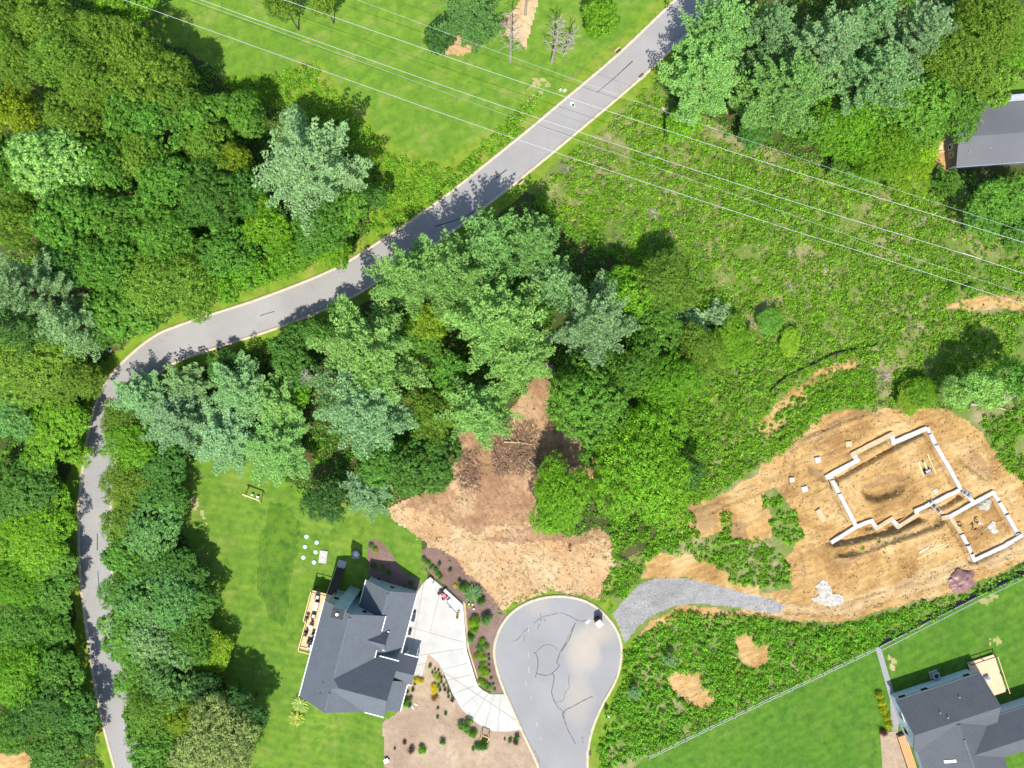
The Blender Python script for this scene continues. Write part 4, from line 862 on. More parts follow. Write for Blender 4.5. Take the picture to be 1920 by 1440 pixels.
# --- main house
h1 = empty('house', (0, 0, 0)); tag(h1, 'large house with blue grey shingle roof beside the concrete driveway', 'house')
f1 = Frame(.967, .256)
SH = M['shingle']
roofs = [
 [(-226, 460, 5.8), (-169, 460, 9.33), (-169, 576.5, 9.33), (-155, 586, 10.2), (-169, 595.5, 9.33), (-169, 638, 9.33), (-226, 638, 5.8)],
 [(-169, 460, 9.33), (-112, 460, 5.8), (-112, 537.9, 5.8), (-169, 576.5, 9.33)],
 [(-169, 595.5, 9.33), (-112, 634, 5.8), (-112, 638, 5.8), (-169, 638, 9.33)],
 [(-155, 586, 10.2), (-169, 576.5, 9.33), (-105.5, 533.5, 5.4), (-69, 533.5, 5.4), (-69, 586, 10.2)],
 [(-155, 586, 10.2), (-69, 586, 10.2), (-69, 638.5, 5.4), (-105.5, 638.5, 5.4), (-169, 595.5, 9.33)],
 [(-167, 415, 3.0), (-118, 415, 5.94), (-118, 467, 5.94), (-167, 467, 3.0)],
 [(-118, 415, 5.94), (-69.4, 415, 3.02), (-69.4, 528, 3.02), (-113, 528, 5.64), (-113, 464, 5.64), (-118, 464, 5.94)],
 [(-133.5, 505.5, 7.12), (-99, 505.5, 7.12), (-99, 488.5, 5.22), (-102, 488.5, 5.22)],
 [(-133.5, 505.5, 7.12), (-99, 505.5, 7.12), (-99, 522.5, 5.22), (-102, 522.5, 5.22)],
 [(-75, 528, 2.98), (-36.7, 528, 2.98), (-36.7, 554, 5.0), (-75, 554, 5.0)],
 [(-75, 554, 5.0), (-36.7, 554, 5.0), (-36.7, 581, 2.98), (-75, 581, 2.98)],
 [(-44, 576, 3.0), (-44, 632, 3.0), (-72, 632, 4.35), (-72, 576, 4.35)]]
main_roof = None
for pl in roofs:
    o = slab_poly('roof', [f1(*p) for p in pl], .16, SH, h1); main_roof = main_roof or o
for a, b in [((-169, 466, 9.36), (-169, 570, 9.36)), ((-169, 602, 9.36), (-169, 633, 9.36)), ((-118, 420, 5.97), (-118, 458, 5.97))]:
    MB().bar(f1(*a), f1(*b), .42, .12).build('ridge_vent', M['vent'], main_roof)
for a, b in [((-226, 460, 5.8), (-226, 638, 5.8)), ((-112, 460, 5.8), (-112, 488, 5.8)), ((-112, 523, 5.8), (-112, 537, 5.8)), ((-69, 533.5, 5.4), (-105, 533.5, 5.4)), ((-69, 638.5, 5.4), (-105, 638.5, 5.4)),
             ((-69.4, 415, 3.0), (-69.4, 528, 3.0)), ((-167, 415, 3.0), (-167, 460, 3.0)), ((-99, 488.5, 5.2), (-103, 488.5, 5.2)), ((-99, 522.5, 5.2), (-103, 522.5, 5.2)), ((-36.7, 528, 3), (-64, 528, 3)), ((-36.7, 581, 3), (-43, 581, 3)), ((-44, 582, 3), (-44, 632, 3))]:
    edge('fascia', f1(*a), f1(*b), h1)
wl = M['siding']
prism('wall', f1, [(-221, -3.6), (-117, -3.6), (-117, 5.35), (-169, 9.0), (-221, 5.75)], 'd', 466, 633, wl, h1)
prism('wall', f1, [(538, -.4), (634, -.4), (634, 5.25), (586, 9.75), (538, 5.25)], 'r', -148, -75, wl, h1)
prism('wall', f1, [(-163, -3.6), (-73, -1.0), (-73, 2.85), (-118, 5.6), (-163, 2.85)], 'd', 420, 469, wl, h1)
prism('wall', f1, [(-118, -.4), (-73.2, -.4), (-73.2, 2.82), (-118, 5.35)], 'd', 468.8, 524, wl, h1)
prism('wall', f1, [(-76, -.4), (-48, -.4), (-48, 2.85), (-76, 4.1)], 'd', 582, 628, wl, h1)
prism('dormer_wall', f1, [(491, 4.9), (520, 4.9), (520, 5.3), (505.5, 6.9), (491, 5.3)], 'r', -125, -103, wl, h1)
for r, d in ((-40, 531), (-40, 578), (-60, 531)): MB().bar(f1(r, d, -.2), f1(r, d, 2.95), .25).build('porch_post', M['trim'], h1)
MB().hexa([f1(-72, 530, -.2), f1(-38, 530, -.2), f1(-38, 580, -.2), f1(-72, 580, -.2)], [f1(-72, 530, .12), f1(-38, 530, .12), f1(-38, 580, .12), f1(-72, 580, .12)]).build('porch_floor', M['concrete'], h1)
# chimney clad in siding
cm = MB(); cm.hexa([f1(r, d, -3.4) for r, d in ((-198, 452), (-179, 452), (-179, 466), (-198, 466))], [f1(r, d, 10.9) for r, d in ((-198, 452), (-179, 452), (-179, 466), (-198, 466))])
chm = cm.build('chimney', wl, h1)
MB().hexa([f1(r, d, 10.9) for r, d in ((-199, 451), (-178, 451), (-178, 467), (-199, 467))], [f1(r, d, 11.05) for r, d in ((-199, 451), (-178, 451), (-178, 467), (-199, 467))]).build('chimney_cap', M['black'], chm)
MB().cyl(tuple(f1(-189, 459, 11.05)), .32, .35, 14, .26).build('flue', M['metal'], chm)
for r in (-198.6, -178.4): MB().bar(f1(r, 451.6, -3.3), f1(r, 451.6, 10.85), .14).build('corner_board', M['siding2'], chm)
for z in (2.5, 6.2, 8.6): MB().bar(f1(-198, 451.7, z), f1(-179, 451.7, z), .08).build('band_board', M['siding2'], chm)
nN = f1(0, -1, 0)-f1(0, 0, 0); uE = f1(1, 0, 0)-f1(0, 0, 0)
for r, z, w_, hh in ((-152, 4.9, 1.0, 1.5), (-212, 2.0, 1.0, 1.5), (-135, 1.8, 1.0, 1.6), (-160, .6, 1.2, 1.4)): window(h1, f1(r, 465.8, z), uE, w_, hh, nN)
for r, z in ((-118, 2.0), (-148, -.6), (-98, -.2)): window(h1, f1(r, 419.8, z), uE, 1.0, 1.3, nN)
for r in (-162.6, -73.4): MB().bar(f1(r, 419.6, -3 if r < -100 else -.5), f1(r, 419.6, 2.8), .16).build('corner_board', M['trim'], h1)
MB().bar(f1(-143, 419.7, -2.5), f1(-143, 419.7, 4.0), .1).build('batten', M['siding2'], h1)
MB().bar(f1(-221.4, 465.6, -3.2), f1(-221.4, 465.6, 5.6), .16).build('corner_board', M['trim'], h1)
for d in (440, 485, 505): window(h1, f1(-72.9, d, 1.2), nN, 2.4 if d < 450 else 1.6, 2.1 if d < 450 else 1.2, uE)
for r, d, z in ((-187, 592, 8.25), (-187, 612, 8.25)): MB().cyl(tuple(f1(r, d, z-.2)), .07, .45, 8).build('vent_pipe', M['black'], main_roof)
# deck with railing and stair
DZ = -.15
dk = MB(); dk.hexa([f1(r, d, DZ-.22) for r, d in ((-263, 470), (-222, 470), (-222, 583), (-258, 583), (-258, 527), (-263, 527))], [f1(r, d, DZ) for r, d in ((-263, 470), (-222, 470), (-222, 583), (-258, 583), (-258, 527), (-263, 527))])
deck = dk.build('deck', M['deck'], h1)
rl = [(-263, 470), (-263, 527), (-258, 527), (-258, 583), (-223, 583)]
for a, b in zip(rl, rl[1:]):
    MB().bar(f1(*a, DZ+1.0), f1(*b, DZ+1.0), .14, .08).build('rail', M['wood'], deck); MB().bar(f1(*a, DZ+.15), f1(*b, DZ+.15), .06).build('rail', M['black'], deck)
    n = max(1, int((f1(*b, 0)-f1(*a, 0)).length/1.6))
    for k in range(n): p = f1(*a, DZ).lerp(f1(*b, DZ), k/n); MB().bar(p, p+Vector((0, 0, 1.0)), .1).build('rail_post', M['wood'], deck)
MB().bar(f1(-263, 470, DZ+1.0), f1(-234, 470, DZ+1.0), .12, .08).build('rail', M['darkwood'], deck)
for r, d in ((-262, 471), (-262, 500), (-262, 526), (-257, 555), (-257, 582)): MB().bar(f1(r, d, -3.5), f1(r, d, DZ-.2), .2).build('deck_post', M['darkwood'], deck)
st = MB(); nst = 17
stair = None
for k in range(nst):
    t = k/(nst-1); d = 470-47*t; z = DZ-.1-2.75*t
    m_ = MB().hexa([f1(r, dd, z-.05) for r, dd in ((-233.5, d-1.5), (-220.5, d-1.5), (-220.5, d+1.5), (-233.5, d+1.5))], [f1(r, dd, z) for r, dd in ((-233.5, d-1.5), (-220.5, d-1.5), (-220.5, d+1.5), (-233.5, d+1.5))])
    if stair is None: stair = m_.build('stair', M['darkwood'], h1)
    else: m_.build('tread', M['darkwood'], stair)
for r in (-234.3, -219.7):
    MB().bar(f1(r, 471, DZ+.9), f1(r, 422, -2.05), .09, .1).build('handrail', M['wood'] if r < -230 else M['darkwood'], stair); MB().bar(f1(r, 471, DZ-.2), f1(r, 422, -3.0), .08, .3).build('stringer', M['darkwood'], stair)
    for t in (.15, .5, .98): p = f1(r, 470-47*t, DZ-2.85*t); MB().bar(p, p+Vector((0, 0, .95)), .08).build('baluster', M['darkwood'], stair)
lp = f1(-227, 417, 0); zz = float(T(lp.x, lp.y))
tag(MB().hexa([f1(r, d, zz-.15) for r, d in ((-235, 410), (-219, 410), (-219, 424), (-235, 424))], [f1(r, d, zz+.12) for r, d in ((-235, 410), (-219, 410), (-219, 424), (-235, 424))]).build('landing_slab', M['concrete']), 'pale concrete landing at the foot of the deck stair', 'slab')

# deck furniture
def lounger(c, rz, label, grp):
    o = empty('lounge_chair', c, rz); tag(o, label, 'chair', grp)
    MB().box((0, 0, .3), (.7, .75, .14)).build('seat', M['wicker'], o); MB().box((0, 0, .44), (.62, .66, .14), 0, .9).build('cushion', M['cushion'], o)
    MB().hexa([(-.36, .34, .3), (.36, .34, .3), (.36, .46, .3), (-.36, .46, .3)], [(-.36, .46, .95), (.36, .46, .95), (.36, .56, .95), (-.36, .56, .95)]).build('backrest', M['wicker'], o)
    for s in (-1, 1):
        MB().box((s*.4, 0, .5), (.1, .75, .12)).build('armrest', M['wicker'], o)
        for t in (-1, 1): MB().box((s*.36, t*.33, .12), (.06, .06, .24)).build('leg', M['wicker'], o)
    return o
a1 = math.atan2(-.256, .967)
def fd_(r, d): return f1(r, d, DZ)
lounger(fd_(-250, 479), a1+.05, 'grey cushioned wicker armchair at the stair end of the deck', 'deck armchairs')
lounger(fd_(-248, 515), a1, 'grey cushioned wicker armchair in the middle of the deck', 'deck armchairs')
def sofa(c, rz, label, mat, cush, L=1.7):
    o = empty('sofa', c, rz); tag(o, label, 'sofa')
    MB().box((0, 0, .25), (.8, L, .3)).build('base', M[mat], o); MB().box((0, 0, .46), (.68, L-.15, .14), 0, .95).build('cushion', M[cush], o)
    MB().box((0, L/2+.08, .5), (.8, .2, .8), 0, .9).build('backrest', M[mat], o); return o
sofa(fd_(-248, 496), a1, 'long white cushioned chaise on the timber deck', 'wicker', 'white', 1.8)
o = sofa(fd_(-241, 571), a1, 'white and navy daybed at the lower end of the deck', 'wicker', 'white', 1.0); MB().box((-.05, 0, .56), (.5, .6, .12), 0, .9).build('pillow', M['navy'], o)
sf = empty('dark_sofa', fd_(-241, 563), a1); tag(sf, 'dark wicker sofa back by the daybed on the deck', 'sofa'); MB().box((0, 0, .45), (1.3, .5, .9), 0, .95).build('backrest', M['wicker'], sf); MB().box((0, -.3, .2), (1.3, .4, .35)).build('base', M['wicker'], sf)
gr = empty('grill', fd_(-258, 519), a1); tag(gr, 'round brown lidded grill in the deck corner', 'grill'); MB().dome((0, 0, .75), .36, .34).build('lid', M['wicker'], gr); MB().tube([(0, 0, .5), (0, 0, .76)], [.25, .37], 12).build('bowl', M['black'], gr)
for k in range(3): MB().bar((.25*math.cos(k*2.1), .25*math.sin(k*2.1), 0), (.12*math.cos(k*2.1), .12*math.sin(k*2.1), .55), .05).build('leg', M['black'], gr)
tb = empty('patio_table', fd_(-247, 536), a1); tag(tb, 'small round patio table amid dark chairs on deck', 'table'); MB().cyl((0, 0, .65), .45, .05, 18).build('tabletop', M['cushion'], tb); MB().cyl((0, 0, 0), .05, .65, 8).build('leg', M['black'], tb)
def dchair(c, rz, label):
    o = empty('dining_chair', c, rz); tag(o, label, 'chair', 'dark deck dining chairs')
    MB().box((0, 0, .45), (.5, .5, .08)).build('seat', M['wicker'], o); MB().box((0, .27, .72), (.5, .08, .5)).build('backrest', M['wicker'], o)
    for s in (-1, 1):
        for t in (-1, 1): MB().box((s*.2, t*.2, .2), (.05, .05, .42)).build('leg', M['wicker'], o)
dchair(fd_(-247, 528), a1+.6, 'dark wicker chair above the round patio table'); dchair(fd_(-252, 544), a1+2.8, 'dark wicker chair left below the round patio table'); dchair(fd_(-240, 544), a1+3.1, 'dark wicker chair right below the round patio table'); dchair(fd_(-253, 553), a1+1.3, 'dark wicker chair by the navy draped table')
rg = tag(MB().hexa([fd_(r, d)+Vector((0, 0, .004)) for r, d in ((-246, 549), (-232, 549), (-232, 560), (-246, 560))], [fd_(r, d)+Vector((0, 0, .02)) for r, d in ((-246, 549), (-232, 549), (-232, 560), (-246, 560))]).build('rug', M['rug']), 'pale grey rug on the lower part of the deck', 'rug')
pu = empty('folded_parasol', fd_(-239, 554)+Vector((0, 0, .02)), a1); tag(pu, 'folded navy parasol on the grey deck rug', 'parasol'); MB().cyl((0, 0, 0), .03, 1.9, 8).build('pole', M['metal'], pu); MB().tube([(0, 0, .7), (.1, .1, 1.1), (0, 0, 1.85)], [.1, .22, .05], 9).build('canopy', M['navy'], pu); MB().cyl((0, 0, 0), .25, .06, 14).build('base', M['black'], pu)

# --- lower right house
h2 = empty('house', (0, 0, 0)); tag(h2, 'house with charcoal shingles and light blue walls in the lower right corner', 'house')
f2 = Frame(.949, -.314); S2 = M['shingle2']
E, RZ = 3.2, 6.5
r2 = [[(485, 770, E), (647, 770, E), (647, 821, RZ), (485, 821, RZ)], [(485, 821, RZ), (647, 821, RZ), (647, 872, E), (485, 872, E)],
      [(495, 830, 3.15), (568, 830, 6.15), (568, 985, 6.15), (495, 985, 3.15)], [(568, 830, 6.15), (641, 830, 3.15), (641, 985, 3.15), (568, 985, 6.15)],
      [(575, 855, 3.1), (790, 855, 3.1), (790, 894, 5.7), (575, 894, 5.7)], [(575, 894, 5.7), (790, 894, 5.7), (790, 933, 3.1), (575, 933, 3.1)]]
mr = None
for pl in r2: o = slab_poly('roof', [f2(*p) for p in pl], .16, S2, h2); mr = mr or o
MB().bar(f2(568, 858, 6.2), f2(568, 980, 6.2), .4, .12).build('ridge_vent', M['vent'], mr)
for a, b in [((485, 770, E), (647, 770, E)), ((485, 770, E), (485, 821, RZ)), ((647, 770, E), (647, 821, RZ)), ((495, 875, 3.15), (495, 985, 3.15)), ((650, 855, 3.1), (790, 855, 3.1))]: edge('fascia', f2(*a), f2(*b), h2, 'vent', .12)
w2 = M['siding2']
prism('wall', f2, [(775, -.4), (867, -.4), (867, 3.15), (821, 6.2), (775, 3.15)], 'r', 490, 642, w2, h2)
prism('wall', f2, [(499, -.4), (637, -.4), (637, 3.05), (568, 5.9), (499, 3.05)], 'd', 840, 985, w2, h2)
prism('wall', f2, [(859, -.4), (929, -.4), (929, 3.0), (894, 5.4), (859, 3.0)], 'r', 600, 790, w2, h2)
n2 = f2(0, -1, 0)-f2(0, 0, 0); u2 = f2(1, 0, 0)-f2(0, 0, 0)
for r in (503, 546, 628): window(h2, f2(r, 774.8, 2.1), u2, 1.4, 1.2, n2)
for d in (808, 838): window(h2, f2(489.8, d, 1.9), -n2, 1.6, 1.6, -u2)
for a, b in [((507, 905, 3.75), (520, 905, 4.28)), ]: pass
sk = [f2(r, d, 3.15+(r-495)*3/73+.02) for r, d in ((528, 893), (546, 893), (546, 898), (528, 898))]
o = MB().hexa(sk, [p+Vector((0, 0, .1)) for p in sk]).build('skylight', M['white'], mr); MB().hexa([p.lerp(sk[(i+2) % 4], .12)+Vector((0, 0, .1)) for i, p in enumerate(sk)], [p.lerp(sk[(i+2) % 4], .12)+Vector((0, 0, .125)) for i, p in enumerate(sk)]).build('pane', M['blueroof'], o)
for r, d in ((545, 803), (553, 812), (590, 792)): MB().cyl(tuple(f2(r, d, E+(d-770)*3.3/51-.15)), .09, .5, 8).build('vent_pipe', M['dull_white'], mr)
d2 = MB().hexa([f2(r, d, .2) for r, d in ((645, 763), (697, 763), (697, 836), (645, 836))], [f2(r, d, .45) for r, d in ((645, 763), (697, 763), (697, 836), (645, 836))]).build('deck', M['deck2'], h2)
for r, d in ((647, 764), (696, 764), (696, 835), (672, 764), (696, 800)): MB().bar(f2(r, d, -.2), f2(r, d, 1.4), .12).build('deck_post', M['darkwood'], d2)
MB().bar(f2(646, 763, 1.4), f2(697, 763, 1.4), .14, .08).build('rail', M['darkwood'], d2); MB().bar(f2(697, 763, 1.4), f2(697, 836, 1.4), .1, .08).build('rail', M['wood'], d2)
pg = MB().bar(f2(478, 852, .5), f2(492, 852, .5), .2, .3).build('side_porch', M['darkwood'], h2)
MB().hexa([f2(r, d, -.2) for r, d in ((477, 850), (494, 850), (494, 985), (477, 985))], [f2(r, d, .35) for r, d in ((477, 850), (494, 850), (494, 985), (477, 985))]).build('porch_frame', M['darkwood'], pg)
for k in range(5): MB().bar(f2(479+k*3.2, 850, .4), f2(479+k*3.2, 985, .4), .27, .08).build('board', M['orangewood'], pg)
slab_poly('porch_roof', [f2(598, 955, 2.6), f2(628, 940, 3.0), f2(640, 955, 3.0), f2(622, 985, 2.6)], .12, M['blueroof'], h2)
g2 = empty('grill', f2(668, 800, .45)); tag(g2, 'white covered grill on the lower right deck', 'grill'); MB().box((0, 0, .45), (1.0, .6, .9), R_(18), .92).build('cover', M['white'], g2); MB().box((0, 0, .95), (.9, .5, .12), R_(18), .6).build('lid', M['dull_white'], g2)
ac = empty('air_conditioner', f2(580, 765, 0)); tag(ac, 'grey air conditioner unit behind the lower right house', 'air conditioner'); MB().box((0, 0, .45), (1.3, 1.1, .9), R_(18)).build('case', M['metal'], ac); MB().cyl((0, 0, .9), .4, .04, 18).build('fan_guard', M['black'], ac); MB().box((0, 0, .02), (1.6, 1.4, .1), R_(18)).build('base', M['concrete'], ac)
tag(fill_sheet('paver_path', [tuple(G(*p))[:2] for p in [(1641, 1214), (1651, 1212), (1674, 1292), (1690, 1330), (1683, 1370), (1672, 1370), (1668, 1310)]], .05, M['path'], .8), 'narrow grey paver path from fence gate to lower right house', 'path', kind='structure')
tag(fill_sheet('gravel_pad', [tuple(G(*p))[:2] for p in [(1650, 1375), (1683, 1370), (1690, 1400), (1702, 1450), (1655, 1450)]], .045, M['strawyard'], .8), 'pale sandy patch beside the lower right house', 'sand', kind='structure')

# --- grey house on the right edge
h3 = empty('house', (0, 0, 0)); tag(h3, 'long low house with weathered grey roof at the right edge', 'house')
f3 = Frame(.997, -.075)
slab_poly('roof', [f3(838, -384, 4.9), f3(1010, -384, 4.9), f3(1010, -334, 3.6), f3(838, -334, 3.6)], .14, M['metalroof'], h3)
slab_poly('roof', [f3(838, -384, 4.9), f3(1010, -384, 4.9), f3(1010, -446, 3.35), f3(838, -446, 3.35)], .14, M['metalroof'], h3)
prism('wall', f3, [(-440, -.4), (-339, -.4), (-339, 3.5), (-384, 4.65), (-440, 3.3)], 'r', 841, 1010, M['siding3'], h3)
n3 = f3(-1, 0, 0)-f3(0, 0, 0); u3 = f3(0, 1, 0)-f3(0, 0, 0)
window(h3, f3(840.8, -376, 2.0), u3, .9, 1.2, n3); window(h3, f3(840.8, -361, 2.0), u3, .9, 1.2, n3)
stp = MB().box(tuple(f3(826, -377, .85)), (1.4, 1.3, .1), R_(4)).build('steps', M['wood'], h3)
for k in range(6): MB().box(tuple(f3(817-k*3.0, -377, .72-k*.14)), (.22, 1.2, .06), R_(4)).build('tread', M['wood'], stp)
for s in (-384, -370): MB().bar(f3(832, s, 1.5), f3(800, s, .9), .1, .12).build('handrail', M['dull_white'], stp); MB().bar(f3(801, s, -.1), f3(801, s, .9), .1).build('post', M['dull_white'], stp)
MB().hexa([f3(r, d, 3.0) for r, d in ((846, -460), (1010, -460), (1010, -447), (846, -447))], [f3(r, d, 3.12) for r, d in ((846, -460), (1010, -460), (1010, -447), (846, -447))]).build('porch_roof', M['rug'], h3)
for r in (848, 890, 935): MB().bar(f3(r, -458, -.1), f3(r, -458, 3.0), .12).build('porch_post', M['trim'], h3)
for r, d in ((858, -357), (897, -362)): MB().cyl(tuple(f3(r, d, 4.1)), .1, .4, 8).build('vent_pipe', M['orangewood'], h3)
MB().bar(f3(838, -333.5, 3.55), f3(1010, -333.5, 3.55), .14, .12).build('gutter', M['metal'], h3)

# ------------------------------------------------------------------ building site
fnd = empty('house_foundation', (*G(1640, 900)[:2], 0)); tag(fnd, 'white concrete house footings in the tan building site', 'foundation')
fn2 = empty('garage_foundation', (*G(1840, 985)[:2], 0)); tag(fn2, 'square white garage footings on the right of the building site', 'foundation')
def footing(par, seg, wd, mat):
    a, b = G(*c6(*seg[0])), G(*c6(*seg[1])); z = min(a.z, b.z); a.z = b.z = 0; d = (b-a).normalized(); a -= d*wd*.38; b += d*wd*.38; n = Vector((-d.y, d.x, 0))
    k = max(2, int((b-a).length/1.0)); L = []; Rr = []
    for i in range(k+1):
        p = a.lerp(b, i/k); j1, j2 = random.uniform(-.05, .05), random.uniform(-.05, .05); L.append(p+n*(wd/2+j1)); Rr.append(p-n*(wd/2+j2))
    ring = Rr+L[::-1]; top = -.12+random.uniform(-.03, .03)
    o = MB().hexa([Vector((p.x, p.y, -.9)) for p in ring], [Vector((p.x, p.y, top)) for p in ring]).build('footing', M[mat]); o.parent = par; o.matrix_parent_inverse = Matrix.Translation(-Vector(par.location))
tan = {2, 14, 16}
for i, s in enumerate(FOOT): footing(fnd, s, .9 if i < 5 else .75, 'footing_tan' if i in tan else 'footing')
for i, s in enumerate(FOOT2): footing(fn2, s, .72, 'footing_tan' if i in (0, 10) else 'footing')
def barp(par, name, a, b, w, mat, z=.12, hh=None):
    p, q = G(*c6(*a)), G(*c6(*b)); p.z = q.z = z; o = MB().bar(p, q, w, hh or w).build(name, M[mat]); o.parent = par; o.matrix_parent_inverse = Matrix.Translation(-Vector(par.location))
for a, b in (((1085, 158), (1112, 148)), ((1140, 250), (1168, 240)), ((310, 665), (345, 655)), ((250, 550), (285, 540)), ((240, 555), (270, 640)), ((300, 545), (325, 600)), ((1440, 1110), (1410, 1100))): barp(fnd, 'form_board', a, b, .14, 'darkwood', -.02)
for a, b in (((1355, 1012), (1385, 1002)), ((1405, 1110), (1440, 1097)), ((1452, 1180), (1480, 1168)), ((1680, 740), (1708, 728)), ((1745, 845), (1780, 832)), ((1835, 1005), (1868, 990))): barp(fn2, 'form_board', a, b, .14, 'black', -.02)
def ladder_bridge(a, b, label):
    p, q = G(*c6(*a)), G(*c6(*b)); p.z = q.z = .05; o = empty('scaffold_plank', tuple(p)); tag(o, label, 'plank'); d = q-p; n = Vector((-d.y, d.x, 0)).normalized()
    for s in (-1, 1): MB().bar(n*s*.35, d+n*s*.35, .09).build('rail', M['metal'], o)
    for k in range(1, 6): MB().bar(d*(k/6)-n*.35, d*(k/6)+n*.35, .14, .05).build('rung', M['metal'] if k % 2 else M['black'], o)
ladder_bridge((1090, 720), (1200, 840), 'metal ladder bridging the trench between house and garage footings'); ladder_bridge((1365, 630), (1455, 690), 'metal ladder at the right corner of the house footings')
def board(name, a, b, w, mat, label, cat='board', grp=None):
    p, q = G(*c6(*a)), G(*c6(*b)); p.z += .08; q.z += .08; o = MB().bar(p, q, w, .09).build(name, M[mat]); tag(o, label, cat, grp)
board('timber', (1012, 395), (1060, 520), .3, 'wood', 'yellow timber plank left of the saw bench on the site'); board('timber', (1090, 325), (1165, 500), .16, 'wood', 'long thin yellow timber right of the saw bench')
board('timber', (1000, 1225), (1270, 1095), .16, 'wood', 'long timber lying below the garage side trench'); board('timber', (1110, 1140), (1235, 1092), .16, 'wood', 'shorter timber beside the long timber below the trench'); board('timber', (1020, 1170), (1100, 1125), .3, 'dustbin', 'pale offcut board left of the long timbers')
sb = G(*c6(1060, 420)); s_ = empty('saw_bench', tuple(sb), R_(-65)); tag(s_, 'saw bench with crossed timber legs inside the house footings', 'bench')
for k in (-1, 1): MB().bar((-1.0, k*.5, 0), (1.0, -k*.2, .5), .12).build('leg', M['wood'], s_)
MB().box((1.2, 0, .35), (.7, 1.3, .5)).build('crate', M['black'], s_); MB().box((1.2, 0, .62), (.5, 1.0, .06)).build('crate_lid', M['metal'], s_); MB().box((0, 0, .52), (1.3, .3, .06)).build('top', M['wood'], s_)
PADS = [((412, 240), .62, 'footing_tan', 'square tan footing pad nearest the upper footing'), ((148, 375), .6, 'footing', 'white square footing pad second from the top'), ((35, 625), .6, 'footing', 'white footing pad second from the bottom of the pad row'), ((-72, 545), .5, 'footing', 'smallest white footing pad at the left end of the row'), ((-95, 475), .5, 'footing', 'white footing pad beside the smallest pad')]
for c, w, m_, lb in PADS[:4]:
    p = G(*c6(*c)); o = MB().box((p.x, p.y, p.z+.12), (w*2, w*1.9, .5), random.uniform(0, .5), .92).build('footing_pad', M[m_], bevel=.08); tag(o, lb, 'footing pad', 'footing pads')
p, q = G(*c6(145, 800)), G(*c6(205, 900)); o = MB().bar((p.x, p.y, p.z+.1), (q.x, q.y, q.z+.1), 1.1, .5).build('footing_pad', M['footing_tan'], bevel=.08); tag(o, 'long tan footing pad left of the house footings', 'footing pad', 'footing pads')
# tarpaulin heap
tp = G(1802, 1090); n = 26; V = []; F = []
for i in range(n+1):
    for j in range(n+1):
        u, v = i/n*2-1, j/n*2-1; rr = math.hypot(u, v); x, y = u*2.7, v*2.1
        zf = max(0, 1-rr*rr*.85)*.9+.16*math.sin(u*9+v*4+math.sin(v*7))*max(0, 1-rr*.7)+.1*math.sin(u*3-v*13)*max(0, 1-rr*.8)
        a = .5; V.append((tp.x+x*math.cos(a)-y*math.sin(a)+.3*math.sin(v*5), tp.y+x*math.sin(a)+y*math.cos(a)+.25*math.sin(u*6), tp.z+.05+max(0, zf)))
for i in range(n):
    for j in range(n):
        u, v = (i+.5)/n*2-1, (j+.5)/n*2-1
        if math.hypot(u, v) < 1.0+.12*math.sin(5*math.atan2(v, u)): F.append([i*(n+1)+j, (i+1)*(n+1)+j, (i+1)*(n+1)+j+1, i*(n+1)+j+1])
tag(link('tarpaulin', mesh_np('tarpaulin', V, F, [M['tarp']], True)), 'crumpled brown tarpaulin heap near the site fence', 'tarpaulin')
def blob_sheet(name, pts, label, cat, mat, dz=.1):
    pl = catmull([tuple(G(*p))[:2] for p in pts]+[tuple(G(*pts[0]))[:2]], 6)[:-1]
    pl = [p+Vector((random.uniform(-.18, .18), random.uniform(-.18, .18))) for p in pl]
    return tag(fill_sheet(name, [(p.x, p.y) for p in pl], dz, M[mat], .5, T), label, cat)
blob_sheet('spilled_concrete', [(1528, 1100), (1545, 1087), (1558, 1100), (1562, 1112), (1580, 1118), (1580, 1130), (1560, 1137), (1535, 1130), (1520, 1124), (1535, 1115)], 'white spilled concrete patch on the site track', 'concrete', 'white_sand')
blob_sheet('lime_stain', [c6(1510, 740), c6(1600, 700), c6(1640, 740), c6(1600, 810), c6(1530, 790)], 'white cement stain in the garage footing corner', 'stain', 'white_sand')
blob_sheet('lime_stain', [c6(1560, 985), c6(1620, 930), c6(1670, 900), c6(1680, 960), c6(1700, 1000), c6(1640, 1000), c6(1600, 960)], 'white cement stain in the middle of the garage footings', 'stain', 'white_sand')
blob_sheet('lime_stain', [c6(1135, 640), c6(1160, 610), c6(1185, 640), c6(1160, 670)], 'small white cement stain by the lower house footing', 'stain', 'white_sand')

